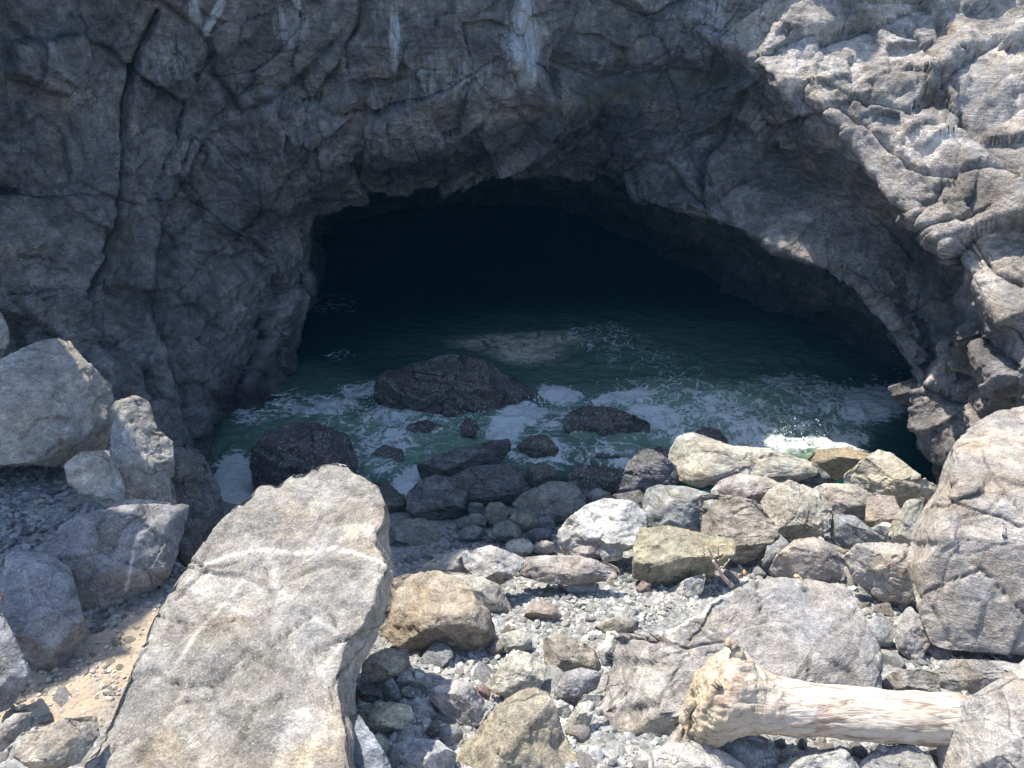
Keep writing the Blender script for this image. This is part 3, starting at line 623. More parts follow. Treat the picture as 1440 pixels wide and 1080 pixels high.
rock("round tan boulder with a dark gap beneath it", [(1072,706),(1084,690),(1110,677),(1150,692),(1168,716),(1166,740),(1150,753),(1120,759),(1095,749),(1079,730)], (.40,.37,.31), d=10.3, sub=6, thick=1.0, front=.85, top=.85)
rock("small round brown boulder on blue grey stones", [(1217,732),(1220,703),(1234,697),(1257,699),(1265,717),(1263,734),(1245,738),(1220,741)], (.30,.26,.225), d=10.2, sub=5, top=.85, front=.85)
rock("blue grey flat rock right of the round tan boulder", [(1168,737),(1175,722),(1202,727),(1232,750),(1250,768),(1210,774),(1185,770),(1170,757)], BLUE, d=10.1, sub=5, name="rock", cat="rock")
rock("small pale striped rock beneath the round brown boulder", [(1224,744),(1245,733),(1263,738),(1256,753),(1245,762)], WHITE, d=10.0, sub=4, name="rock", cat="rock")
rock("smooth grey boulder left of the broad ribbed one", [(906,705),(912,689),(926,683),(965,686),(1003,697),(1012,720),(1002,750),(960,754),(925,748),(907,730)], (.30,.31,.30), d=10.6, sub=5, top=.6)
rock("broad ribbed boulder with curving bedding", [(985,700),(1004,697),(1035,700),(1062,707),(1091,742),(1092,753),(1074,780),(1052,800),(1030,788),(1020,766),(990,756)], WARM, d=10.1, sub=6, mat=M_STRATA)
rock("yellow crusted boulder with a dark shaded front, beside the dead branch", [(893,790),(894,772),(904,744),(940,741),(1000,755),(1028,758),(1031,781),(1000,808),(968,822),(938,830),(893,812)], (.31,.29,.215), d=9.4, sub=6, top=.55, front=.55, cuts=3)
rock("pale wedge rock under the yellow crusted boulder", [(943,830),(965,815),(992,807),(987,832),(965,850),(950,842)], WHITE, d=9.0, sub=4, name="rock", cat="rock")
rock("white blotched boulder in the middle of the beach", [(787,748),(800,730),(825,712),(850,703),(886,706),(904,722),(907,748),(897,768),(870,776),(830,780),(800,782),(788,765)], (.50,.50,.48), d=10.1, sub=6, top=.7, front=.9)
rock("pale lump at the foot of the white blotched boulder", [(840,772),(862,759),(876,771),(874,786),(850,790)], WHITE, d=9.7, sub=4, name="rock", cat="rock")
rock("low tan lump beside the pale lump under the white blotched boulder", [(795,780),(815,768),(838,768),(843,782),(820,788)], PINK, d=9.7, sub=4, name="rock", cat="rock")
rock("grey wedge stone between the ribbed boulder and the pink and grey one", [(1072,797),(1080,765),(1095,750),(1109,765),(1096,787),(1085,801)], BLUE, d=9.7, sub=4, name="rock", cat="rock")
rock("broad boulder with pale back and purplish front, below the round tan boulder", [(1080,806),(1095,780),(1118,761),(1145,757),(1170,767),(1183,794),(1186,814),(1162,818),(1112,816)], PINK, d=9.5, sub=5)
rock("pale coarse boulder overhanging a dark hollow beside the giant right boulder", [(1188,785),(1207,766),(1240,765),(1275,766),(1284,794),(1287,840),(1268,850),(1234,843),(1203,816)], (.41,.38,.35), d=8.8, sub=6, front=.7)
rock("smooth pale rock buried beside the giant right boulder", [(1245,770),(1255,735),(1275,705),(1300,700),(1290,750),(1280,775)], (.40,.38,.32), d=9.9, sub=5, name="rock", cat="rock")
# --- centre
rock("big brown boulder with a shaded underside, right of the big pale slab", [(533,888),(540,868),(553,821),(567,812),(615,806),(653,820),(668,838),(686,861),(693,888),(689,912),(667,928),(640,931),(605,924),(574,917)], (.335,.285,.225), d=7.9, sub=6, top=.6, front=.6, cuts=4, boxy=.6)
rock("pale rounded boulder behind the big brown one", [(597,812),(626,805),(672,810),(701,823),(715,850),(719,864),(690,866),(655,845),(620,830)], (.38,.36,.32), d=8.7, sub=5, planes=[((.8,-.4,-.2),.7)])
rock("pale slab edge between the pebbles and the rounded boulder", [(577,812),(588,796),(632,778),(656,769),(662,802),(640,812),(600,816)], PALE, d=9.2, sub=5, name="rock", cat="rock")
rock("flat pale rock with a dark notch, left of the long pinkish one", [(652,778),(690,768),(736,785),(734,797),(716,814),(700,823),(672,812),(655,797)], (.40,.38,.36), d=9.0, sub=5, name="rock", cat="rock")
rock("long low pinkish rock above the pebble patch", [(725,787),(760,782),(812,782),(852,792),(872,802),(860,816),(800,822),(760,818),(735,810)], PINK, d=9.1, sub=5, name="rock", cat="rock")
rock("broad fractured bedrock mass behind and left of the driftwood log", [(838,915),(860,886),(905,893),(950,882),(1005,842),(1060,815),(1100,811),(1150,815),(1192,822),(1207,850),(1243,920),(1240,990),(1100,1010),(1000,1045),(935,1065),(875,1090),(825,1078),(816,1015),(846,982),(855,945)],
     (.34,.315,.29), tilt=(.04,-.40,1), d=6.55, sub=7, thick=.4, top=.75, front=.95, rough=.7, boxy=.22, cuts=4, bring=0, grow=1.0,
     planes=[((.04,-.4,1),.5)], cracks=[[(1005,845),(975,900),(940,960),(925,990),(850,1015)],[(1060,815),(1075,880),(1040,960)],[(1205,860),(1150,900),(1130,985)],[(880,1000),(930,985),(1000,950)],[(870,900),(880,960),(850,990)],[(940,1000),(960,1050)]],
     veins=[([(842,912),(862,890),(905,897),(950,886),(1005,848),(1030,832)],2.5,.8),([(905,950),(890,990),(880,1020)],1.5,.5),([(960,930),(985,900),(1010,890)],2,.4)])
rock("olive brown boulder at the bottom middle", [(640,1060),(672,1030),(700,996),(731,974),(752,970),(770,978),(782,1001),(788,1028),(802,1048),(820,1085),(820,1125),(610,1125)], (.33,.295,.225), d=6.1, sub=6, thick=.7, front=.85)
rock("yellow white angular boulder above the olive brown one", [(687,966),(705,936),(722,915),(743,920),(768,938),(762,960),(751,969),(726,980),(701,976)], (.46,.43,.36), d=7.0, sub=5, cuts=9)
rock("tan boulder with a dark right shoulder", [(766,900),(783,891),(817,902),(836,915),(843,934),(840,948),(794,948),(768,936)], (.33,.30,.25), d=7.4, sub=5, planes=[((1,-.5,.0),.55)])
rock("lilac grey block under the tan dark-shouldered boulder", [(780,974),(795,946),(817,940),(845,947),(838,968),(805,988),(783,984)], (.31,.30,.305), d=6.9, sub=5, name="rock", cat="rock")
rock("egg sized white stone beside the lilac grey block", [(774,992),(788,984),(800,991),(796,1005),(780,1006)], WHITE, d=6.7, sub=4, name="stone", cat="stone")
rock("pale blocky rock between the olive boulder and the bedrock mass", [(799,1012),(821,978),(846,980),(835,1000),(826,1028),(804,1037)], PALE, d=6.5, sub=5, name="rock", cat="rock")
rock("tan cobble with a squared right end under the big brown boulder", [(509,957),(511,934),(522,922),(542,913),(572,915),(575,938),(557,950),(540,958),(522,962)], (.40,.36,.29), d=7.0, sub=5, name="rock", cat="rock")
rock("smooth pale cobble right of the squared tan cobble", [(557,958),(562,945),(578,944),(581,957),(568,967)], WHITE, d=6.9, sub=4, name="stone", cat="stone")
rock("dark brown stone beside a little white chip", [(504,966),(535,962),(538,980),(524,988),(508,982)], (.17,.15,.15), d=6.75, sub=4, name="stone", cat="stone")
rock("blue grey triangular stone pointing up beside the big pale slab", [(540,962),(551,952),(560,968),(563,985),(541,989)], BLUE, d=6.7, sub=4, name="stone", cat="stone")
rock("egg shaped grey cobble near the triangular stone", [(562,972),(574,965),(587,971),(585,981),(570,984)], GREY, d=6.75, sub=4, name="stone", cat="stone")
rock("long yellow white slab bridging a dark hollow at the bottom", [(496,1010),(513,992),(536,988),(574,991),(580,1009),(565,1024),(532,1029),(509,1032)], (.45,.415,.31), d=6.4, sub=5, name="rock", cat="rock", front=.5)
rock("smooth blue white cobble between the yellow slab and the pink angular rock", [(576,990),(588,980),(604,987),(615,1006),(600,1016),(581,1008)], (.40,.41,.42), d=6.5, sub=5, name="stone", cat="stone")
rock("pink grey angular rock with several facets", [(602,976),(630,957),(658,959),(674,979),(690,996),(674,1017),(655,1025),(636,1013),(613,994)], (.38,.36,.35), d=6.6, sub=5, cuts=10, name="rock", cat="rock")
rock("maroon stone touching the pink angular rock", [(667,968),(680,962),(690,972),(686,985),(672,981)], (.19,.14,.14), d=6.85, sub=4, name="stone", cat="stone")
rock("rounded pale cobble on the gravel right of the big brown boulder", [(703,905),(713,890),(730,886),(747,897),(747,912),(728,920),(708,916)], (.36,.36,.33), d=7.6, sub=5, name="stone", cat="stone")
rock("large pale stone half cut by the bottom edge", [(550,1066),(557,1046),(580,1039),(615,1042),(640,1060),(630,1100),(560,1100)], (.40,.39,.38), d=6.05, sub=5, name="rock", cat="rock")
rock("pale yellow pyramid stone at the bottom beside the big slab", [(512,1044),(532,1031),(548,1042),(546,1058),(532,1067),(516,1060)], (.42,.39,.31), d=6.1, sub=4, name="stone", cat="stone")
rock("dark round stone under the smooth blue white cobble", [(598,1030),(608,1014),(620,1022),(618,1036),(606,1038)], (.14,.12,.12), d=6.35, sub=4, name="stone", cat="stone")
rock("reddish cracked stone in the pebble patch", [(738,868),(744,852),(762,845),(782,852),(790,868),(765,876)], (.31,.26,.23), d=8.15, sub=4, name="stone", cat="stone")
rock("tan flat stone at the upper left tip of the bedrock mass", [(836,884),(850,872),(875,866),(897,874),(895,886),(865,892)], (.33,.30,.25), d=7.9, sub=4, name="stone", cat="stone")
rock("long grey green stone at the top of the pebble patch", [(793,830),(805,819),(828,815),(841,822),(838,832),(810,836)], (.30,.32,.29), d=8.75, sub=4, name="stone", cat="stone")
rock("round maroon stone under the yellow crusted boulder", [(894,828),(903,817),(915,822),(916,833),(904,838)], (.22,.17,.16), d=8.75, sub=4, name="stone", cat="stone")
# --- bottom right
rock("sunlit grey boulder overlapping the right end of the driftwood", [(1318,1016),(1350,990),(1371,979),(1409,955),(1440,930),(1500,905),(1560,1000),(1540,1130),(1330,1130),(1324,1058)], (.36,.34,.32), d=5.6, sub=7, thick=.7, front=.9, top=.7, rough=.6, planes=[((-.5,-.7,.7),.8)])
rock("rock ledge under the overhang of the giant right boulder", [(1308,948),(1340,928),(1400,930),(1450,938),(1430,966),(1385,978),(1320,978)], (.27,.26,.25), d=7.0, sub=5, name="rock", cat="rock")
rock("striped grey block behind the middle of the driftwood", [(1238,962),(1255,946),(1290,941),(1318,948),(1320,975),(1245,978)], GREY, d=6.9, sub=5, mat=M_STRATA, name="rock", cat="rock")
rock("upright pale stone beneath the overhanging coarse boulder", [(1256,880),(1280,853),(1299,876),(1310,900),(1290,934),(1262,912)], (.36,.34,.32), d=7.7, sub=5, name="rock", cat="rock")
rock("dark shadowed stone left of the upright pale one", [(1210,892),(1235,863),(1256,876),(1254,908),(1224,910)], BLUE, d=7.8, sub=4, name="rock", cat="rock")
rock("white streaked rock under the driftwood root", [(918,1056),(945,1046),(984,1045),(1022,1060),(1050,1082),(1050,1125),(930,1125)], (.42,.41,.40), d=5.75, sub=5, name="rock", cat="rock")
rock("shaded blue grey slab below the log", [(1000,1050),(1040,1040),(1085,1046),(1092,1075),(1060,1100),(1030,1088)], BLUE, d=5.9, sub=5, name="rock", cat="rock")
rock("pale rock with a sunny top below the middle of the log", [(1092,1080),(1110,1068),(1148,1062),(1186,1054),(1206,1080),(1200,1125),(1095,1125)], (.37,.37,.35), d=5.7, sub=5, name="rock", cat="rock")
rock("angular grey stone below the right half of the log", [(1210,1072),(1240,1052),(1280,1048),(1305,1062),(1320,1090),(1290,1120),(1220,1120)], (.30,.30,.29), d=5.75, sub=5, name="rock", cat="rock")
rock("small cream pyramid stone in the shade under the log", [(1225,1062),(1237,1047),(1252,1052),(1256,1068),(1238,1074)], WHITE, d=5.6, sub=4, name="stone", cat="stone")

# --- cobbles drawn as rounded stones
def ell(cx, cy, rx, ry, n=9, j=.12):
    return [(cx + rx * (1 + random.uniform(-j, j)) * math.cos(t), cy + ry * (1 + random.uniform(-j, j)) * math.sin(t)) for t in [2 * math.pi * k / n for k in range(n)]]
for (cx, cy, rx, ry, t, lb) in [
    (668,716,13,10,GREEN,"small olive cobble nearest the layered boulder in the shaded row"),(670,732,14,11,GREEN,"olive cobble resting on the shaded pebbles, second of its row"),
    (653,737,12,10,(.15,.15,.15),"dark cobble beside the folded round boulder"),(699,724,19,17,(.24,.21,.17),"rusty orange sided cobble in the shaded row"),
    (711,747,21,14,GREEN,"wide olive cobble below the rusty one"),(737,733,21,18,(.2,.2,.17),"big round olive cobble under the oval olive boulder"),
    (767,737,14,11,(.2,.21,.22),"smooth blue grey cobble under the oval olive boulder"),(759,753,18,11,(.17,.17,.18),"purple grey cobble right of the wide olive one"),
    (663,751,18,11,(.19,.2,.19),"flat grey cobble on the shaded pebbles"),(732,770,20,12,WHITE,"pale sunlit cobble behind the long pinkish rock"),
    (765,770,16,9,PALE,"small sunlit cobble left of the white blotched boulder"),(584,699,12,12,(.14,.14,.11),"little brown stone jammed beside the folded boulder")]:
    dd0 = 11.5 if cy < 730 else 10.9 if cy < 745 else 10.5 if cy < 760 else 10.0
    rock(lb, ell(cx, cy, rx, ry), t, d=dd0, sub=4, name="cobble", cat="cobble", group="cobbles at the edge of the shade", thick=.9, top=.85, front=.85, rough=.7, cuts=3)

# ------------------------------------------------------------------ scattered stones (individuals) and pebbles (stuff)
def stone_template(i, flat, cuts, sub=3):
    V, F = ico(sub); V = V.copy(); rs = np.random.default_rng(900 + i)
    V *= np.array([1, rs.uniform(.65, .95), flat * rs.uniform(.8, 1.1)])
    for _ in range(cuts):
        n = rs.normal(size=3); n /= np.linalg.norm(n); s = V @ n; ext = s.max() * rs.uniform(.42, .78)
        V = V - n * (np.maximum(0, s - ext) * .96)[:, None]
    Nn = vnormals(V, F); V = V + Nn * (.06 * fbm(V * 1.6 + i * 9, 3, i) + .02 * fbm(V * 6 + i, 2, i))[:, None]
    me = make_mesh("stone", V, F); me.materials.append(M_ROCK); attr(me, "vein", np.zeros(len(V))); attr(me, "algae", np.zeros(len(V))); attr(me, "tone", np.ones(len(V))); attr(me, "crevice", np.zeros(len(V)))
    return me
T_STONE = [stone_template(i, .75, 10) for i in range(14)]
T_SLATE = [stone_template(20 + i, .28, 9) for i in range(7)]
def covered(px, py, grow=0):
    c = np.zeros(len(px), bool)
    for o in OUTLINES: c |= in_poly(px, py, o)
    return c
def tnorm(x, y):
    e = .05; x = np.array([x]); y = np.array([y])
    return Vector((-(terrain(x + e, y)[0] - terrain(x - e, y)[0]) / (2 * e), -(terrain(x, y + e)[0] - terrain(x, y - e)[0]) / (2 * e), 1)).normalized()
placed = []; LATER = []
def scatter(poly, n, smin, smax, tmpl, tints, name, cat, label, group, tilt=.35, pw=2.2):
    poly = np.array(poly, float); lo, hi = poly.min(0), poly.max(0); k = 0
    px = RNG.uniform(lo[0], hi[0], n * 25); py = RNG.uniform(lo[1], hi[1], n * 25)
    ok = in_poly(px, py, poly) & ~covered(px, py); px, py = px[ok], py[ok]
    sz = np.sort(smin + (smax - smin) * RNG.uniform(0, 1, len(px)) ** pw)[::-1] if len(px) else []
    sz = sz[:len(px)]; ds = ray_terrain(px, py) if len(px) else []
    for i in range(len(px)):
        if k >= n: break
        s = sz[int(i * .999)] if False else smin + (smax - smin) * random.random() ** pw
        if any(abs(px[i] - a) < .72 * (s + r) and abs(py[i] - b) < .5 * (s + r) for a, b, r in placed): continue
        placed.append((px[i], py[i], s)); w = P(px[i], py[i], ds[i]); r = s / FOC * ds[i]
        o = bpy.data.objects.new(name, random.choice(tmpl)); COL.objects.link(o)
        nrm = tnorm(w[0], w[1]); o.rotation_mode = 'QUATERNION'
        nrm = (nrm + Vector((random.uniform(-tilt, tilt), random.uniform(-tilt, tilt), 0))).normalized()
        o.rotation_quaternion = nrm.to_track_quat('Z', 'Y') @ Matrix.Rotation(random.uniform(0, 6.28), 3, 'Z').to_quaternion()
        o.location = w + np.array(nrm) * r * .08; o.scale = (r * random.uniform(.9, 1.25), r, r * random.uniform(.85, 1.15))
        t0 = random.choice(tints); t = np.array(t0) * random.uniform(.85, 1.15); o.color = (*t, 1)
        o["category"] = cat; o["group"] = group; k += 1
        LATER.append((o, px[i], py[i], s, t0, "slate shard" if name == "slate_shard" else name, group))
LIT = [PALE, GREY, (.33,.335,.33), WARM, (.30,.31,.32), WHITE, PINK]
SH = [(.2,.2,.21), (.16,.16,.17), (.23,.23,.235)]
scatter([(500,925),(700,905),(800,975),(830,1060),(800,1100),(560,1100),(500,990)], 48, 17, 40, T_STONE, LIT, "rock", "rock", "", "rocks between the slab and the olive boulder", .5, 1.2)
scatter([(930,690),(1330,690),(1330,850),(1180,830),(1000,830),(900,760)], 26, 14, 28, T_STONE, LIT, "rock", "rock", "", "rocks among the sunlit boulders", .5, 1.2)
scatter([(830,1030),(1330,1045),(1330,1100),(830,1100)], 22, 16, 34, T_STONE, [BLUE, GREY, PALE], "rock", "rock", "", "rocks under the driftwood", .5, 1.2)
scatter([(1180,830),(1320,850),(1440,940),(1300,985),(1230,960)], 22, 14, 34, T_STONE, LIT, "rock", "rock", "", "rocks in the gap by the giant boulder", .5, 1.2)
scatter([(-10,1000),(60,960),(130,1000),(130,1085),(-10,1085)], 10, 14, 30, T_SLATE, [PALE, GREY], "rock", "rock", "", "rocks in the bottom left corner", .4, 1.2)
scatter([(500,925),(700,915),(800,985),(830,1060),(620,1045),(560,1080),(500,990)], 75, 7, 20, T_STONE, LIT, "stone", "stone", "pale angular stone among the boulders right of the big slab's foot", "stones between the slab and the olive boulder")
scatter([(690,800),(890,790),(960,850),(1000,840),(860,880),(840,900),(760,895),(690,900)], 70, 6, 15, T_STONE, LIT, "stone", "stone", "small pale stone lying on the pebble patch below the long pinkish rock", "stones on the pebble patch")
scatter([(920,1040),(1330,1030),(1330,1085),(920,1085)], 30, 9, 24, T_STONE, [BLUE, GREY, PALE], "stone", "stone", "grey stone wedged in the shade under the driftwood log", "stones under the driftwood")
scatter([(1180,820),(1320,850),(1440,940),(1300,985),(1230,960)], 30, 8, 20, T_STONE, LIT, "stone", "stone", "grey stone wedged in the gap between the bedrock slab and the giant right boulder", "stones in the gap by the giant boulder")
scatter([(900,690),(1330,690),(1290,780),(1180,830),(1000,830),(900,760)], 40, 7, 20, T_STONE, LIT, "stone", "stone", "stone wedged among the sunlit boulders right of the white blotched one", "stones among the sunlit boulders")
scatter([(560,770),(640,720),(800,735),(800,790),(640,790),(570,800)], 25, 6, 13, T_STONE, [GREEN, (.2,.2,.21)], "stone", "stone", "dark stone on the shaded pebbles behind the flat pale rock", "stones on the shaded pebbles")
scatter([(-10,640),(70,640),(180,715),(90,740),(70,790),(-10,790)], 70, 6, 19, T_SLATE, SH, "slate_shard", "stone", "dark slate shard in the shaded heap on the left ledge", "slate shards on the left ledge", .25)
scatter([(-10,1000),(60,950),(240,850),(200,900),(110,1085),(-10,1085)], 45, 5, 16, T_SLATE, [PALE, WARM, (.36,.33,.29)], "stone", "stone", "pale flat stone lying on the orange dirt beside the big slab", "stones on the orange dirt", .2, 3)
scatter([(200,810),(262,720),(290,740),(230,850),(200,870)], 12, 6, 16, T_SLATE, SH, "slate_shard", "stone", "dark shard in the gully between the blue grey boulder and the big slab", "shards in the gully", .3)

TN = {PALE: "pale", GREY: "grey", WARM: "tan", WHITE: "whitish", PINK: "pinkish", BLUE: "blue grey", GREEN: "olive", (.33,.335,.33): "light grey", (.30,.31,.32): "cool grey", (.36,.33,.29): "sandy", (.2,.2,.21): "dark", (.2,.2,.21): "dark", (.16,.16,.17): "blackish", (.23,.23,.235): "slate grey"}
REFS = [("the huge vein-marked slab",330,870),("the big brown boulder",615,870),("the olive brown boulder",735,1045),("the yellow white angular boulder",728,948),("the tan dark-shouldered boulder",803,918),("the lilac grey block",812,963),
 ("the left part of the broad bedrock mass",900,980),("the broad bedrock mass",1100,890),("the giant right boulder",1330,820),("the pale coarse boulder",1238,805),("the round tan boulder",1120,718),("the broad ribbed boulder",1040,745),
 ("the yellow crusted boulder",960,785),("the white blotched boulder",845,742),("the long pinkish rock",800,800),("the pink angular rock",645,985),("the driftwood log",1180,1005),("the large blue grey boulder",165,800),
 ("the angular shaded slab",60,860),("the pale lumpy rock",135,670),("the tall pale boulder",70,570),("the yellowish peaked boulder",1255,680),("the flat pale rock with a notch",692,795),("the folded round boulder",612,705)]
ORD = "nearest,second nearest,third nearest,fourth nearest,fifth nearest,sixth nearest,seventh nearest,eighth nearest,ninth nearest,tenth nearest,eleventh nearest,twelfth nearest,thirteenth nearest,fourteenth nearest,fifteenth nearest,sixteenth nearest,seventeenth nearest,eighteenth nearest".split(",")
keyed = {}
for (o, x, y, sz_, t0, kind_, grp) in LATER:
    nm, rx0, ry0 = min(REFS, key=lambda r: math.hypot(x - r[1], 1.2 * (y - r[2]))); dx, dy = x - rx0, y - ry0
    rel = ("right of" if dx > 0 else "left of") if abs(dx) > 1.1 * abs(dy) else ("below" if dy > 0 else "above")
    size = "tiny" if sz_ < 9 else "small" if sz_ < 14 else "middling" if sz_ < 22 else "large"
    keyed.setdefault((size, TN.get(t0, "grey"), kind_, rel, nm), []).append((math.hypot(dx, dy), o))
for (size, tn, kind_, rel, nm), lst in keyed.items():
    for i, (_, o) in enumerate(sorted(lst, key=lambda q: q[0])):
        o["label"] = (f"{ORD[min(i, len(ORD) - 1)]} " if len(lst) > 1 else "only ") + f"{size} {tn} {kind_} {rel} {nm}"
def pebbles(n, poly, smin, smax, shade, warm, lift=.1):
    poly = np.array(poly, float); lo, hi = poly.min(0), poly.max(0)
    px = RNG.uniform(lo[0], hi[0], n * 3); py = RNG.uniform(lo[1], hi[1], n * 3); ok = in_poly(px, py, poly)
    px, py = px[ok][:n], py[ok][:n]; ds = ray_terrain(px, py)
    pts = CAM + FW * ds[:, None] + RT * ((px - 720) / FOC * ds)[:, None] + UP * ((540 - py) / FOC * ds)[:, None]
    r = RNG.uniform(0, 1, len(px)) ** 2.5 * (smax - smin) + smin
    return pts, r, shade * RNG.uniform(.45, 1.4, len(px)), np.clip(warm + RNG.normal(0, .3, len(px)), 0, 1)
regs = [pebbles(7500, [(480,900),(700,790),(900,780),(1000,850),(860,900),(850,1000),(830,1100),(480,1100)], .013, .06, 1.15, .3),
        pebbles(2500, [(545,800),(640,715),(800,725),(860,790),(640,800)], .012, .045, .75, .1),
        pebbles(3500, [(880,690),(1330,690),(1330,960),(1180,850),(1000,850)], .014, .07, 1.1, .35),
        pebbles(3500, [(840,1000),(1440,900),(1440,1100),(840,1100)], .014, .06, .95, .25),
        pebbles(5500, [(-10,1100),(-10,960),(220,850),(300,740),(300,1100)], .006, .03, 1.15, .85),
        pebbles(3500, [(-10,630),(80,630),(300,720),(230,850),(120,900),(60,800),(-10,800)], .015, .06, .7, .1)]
def pebble_mesh(sel, lvl):
    PT, PR, PS, PW = [np.concatenate([r[k] for r in regs]) for k in range(4)]
    m = sel(PR); PT, PR, PS, PW = PT[m], PR[m], PS[m], PW[m]
    if lvl: V1, F1 = ico(1)
    else:
        g_ = (1 + 5 ** .5) / 2; V1, F1 = ico(1); V1 = np.array(V1[:12]); 
        bm = bmesh.new(); bmesh.ops.create_icosphere(bm, subdivisions=1, radius=1); V1 = np.array([v.co[:] for v in bm.verts]); F1 = np.array([[v.index for v in f.verts] for f in bm.faces]); bm.free()
    n = len(PT); ang = RNG.uniform(0, 6.28, n)
    Vx = V1[None] * RNG.uniform(.65, 1.25, (n, len(V1), 1)) * np.stack([np.ones(n), RNG.uniform(.55, .95, n), RNG.uniform(.35, .8, n)], 1)[:, None, :] * PR[:, None, None]
    ca, sa = np.cos(ang)[:, None], np.sin(ang)[:, None]; tl = RNG.uniform(-.5, .5, (n, 1))
    Vr = np.stack([Vx[:, :, 0] * ca - Vx[:, :, 1] * sa, Vx[:, :, 0] * sa + Vx[:, :, 1] * ca, Vx[:, :, 2] + tl * Vx[:, :, 0]], 2) + PT[:, None, :] + np.array([0, 0, 1]) * (PR * .3)[:, None, None]
    return Vr.reshape(-1, 3), (F1[None] + (np.arange(n) * len(V1))[:, None, None]).reshape(-1, 3), np.repeat(PS, len(V1)), np.repeat(PW, len(V1))
a_ = pebble_mesh(lambda r: r < .026, 0); b_ = pebble_mesh(lambda r: r >= .026, 1)
me = make_mesh("pebbles", np.vstack([a_[0], b_[0]]), np.vstack([a_[1], b_[1] + len(a_[0])]), smooth=False)
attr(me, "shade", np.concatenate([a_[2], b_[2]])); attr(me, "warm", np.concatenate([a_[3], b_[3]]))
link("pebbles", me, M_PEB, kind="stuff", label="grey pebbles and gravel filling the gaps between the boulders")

# ------------------------------------------------------------------ driftwood log
def wood_material():
    g = G("driftwood"); tc = g.n("ShaderNodeTexCoord"); a = g.attr("along"); co = tc.outputs["Object"]
    mp = g.n("ShaderNodeMapping", {"Vector": co, "Scale": (1.3, 9, 9)}).outputs[0]
    n1 = g.noise(mp, 2.2, 8, .62, .9); n2 = g.noise(co, 16, 8, .7); n0 = g.noise(co, 3.5, 6, .6)
    root = g.attr("root").outputs["Fac"]; hs = g.attr("under").outputs["Fac"]
    c = g.mix(g.rng(n1, .3, .7), (.40, .31, .23), (.70, .64, .56))
    c = g.mix(g.math('MULTIPLY', g.rng(n0, .55, .66), .5), c, (.50, .24, .12))
    c = g.mix(g.math('MULTIPLY', g.rng(n1, .46, .38), .6), c, (.17, .12, .09))
    c = g.mix(g.math('MULTIPLY', root, g.rng(n2, .35, .6)), c, (.56, .47, .32))
    c = g.mix(g.math('MULTIPLY', root, g.rng(n2, .5, .4, 0, .7)), c, (.30, .17, .10))
    g.l(c, g.b.inputs["Base Color"]); g.b.inputs["Roughness"].default_value = .8
    h = g.math('ADD', n1, g.math('MULTIPLY', g.math('MULTIPLY', n2, root), 1.5)); h = g.math('ADD', h, g.math('MULTIPLY', n2, .2))
    g.l(g.n("ShaderNodeBump", {"Height": h, "Strength": .9, "Distance": .03}).outputs[0], g.b.inputs["Normal"])
    return g.m
M_WOOD = wood_material()
def log_mesh(stations, nseg, nrad, root_fn):
    """stations: (px, top py, bottom py, depth)"""
    st = np.array(stations, float); t = np.linspace(0, len(st) - 1, nseg); s = np.stack([np.interp(t, np.arange(len(st)), st[:, k]) for k in range(4)], 1)
    ker = np.ones(5) / 5
    for k in range(4):
        e = np.concatenate([np.full(2, s[0, k]), s[:, k], np.full(2, s[-1, k])]); s[:, k] = np.convolve(e, ker, 'valid')
    V = []; rt = []; aa = np.linspace(0, 2 * math.pi, nrad, endpoint=False)
    for i, (x, a, b, d) in enumerate(s):
        m_ = (a + b) / 2; h_ = (b - a) / 2 * .91; top, bot = P(x, m_ - h_, d), P(x, m_ + h_, d); c = (top + bot) / 2; v = (top - bot) / 2; r = np.linalg.norm(v); w = -FW * min(r, .26) * 1.0
        V.append(c + np.cos(aa)[:, None] * v + np.sin(aa)[:, None] * w); rt.append(np.full(nrad, root_fn(x)))
    V = np.concatenate(V); rt = np.concatenate(rt)
    i = np.arange(nseg - 1)[:, None] * nrad; j = np.arange(nrad)[None]; j2 = (j + 1) % nrad
    F = np.stack([i + j, i + j2, i + nrad + j2, i + nrad + j], 2).reshape(-1, 4)
    V = np.vstack([V, V[:nrad].mean(0), V[-nrad:].mean(0)]); rt = np.append(rt, [rt[0], rt[-1]]); n = len(V)
    F = np.vstack([F, [[(k + 1) % nrad, k, n - 2, n - 2] for k in range(0)]]) if False else F
    tri = [[(k + 1) % nrad, k, n - 2] for k in range(nrad)] + [[(nseg - 1) * nrad + k, (nseg - 1) * nrad + (k + 1) % nrad, n - 1] for k in range(nrad)]
    Ft = np.vstack([F[:, [0, 1, 2]], F[:, [0, 2, 3]], np.array(tri)])
    N = vnormals(V, Ft)
    gr = fbm(V * np.array([1.6, 14, 14]), 4, 500, .6, True)
    lump = fbm(V * 11, 4, 510, .6, True); bl = fbm(V * 5, 3, 520)
    V = V + N * (.022 * gr + .012 * bl + rt * (.036 * lump + .05 * bl))[:, None]
    return V, Ft, rt
LOGD = 5.75
log_root = bpy.data.objects.new("driftwood_log", None); COL.objects.link(log_root)
log_root.location = P(1180, 1045, LOGD + .1); L0 = np.array(log_root.location)
log_root["label"] = "bleached driftwood log with a gnarled root end lying on the rocks"; log_root["category"] = "driftwood"
V, F, rt = log_mesh([(1030,912,1036,LOGD),(1045,912,1034,LOGD),(1065,934,1032,LOGD),(1095,952,1033,LOGD),(1150,960,1035,LOGD),(1200,965,1040,LOGD),(1250,970,1044,LOGD),(1300,973,1047,LOGD),(1345,977,1050,LOGD+.02),(1400,982,1055,LOGD+.1),(1450,988,1062,LOGD+.2)], 240, 96, lambda x: .35 * float(sstep(1120, 1040, x)))
me = make_mesh("trunk", V - L0, F); attr(me, "root", rt); link("trunk", me, M_WOOD, parent=log_root)
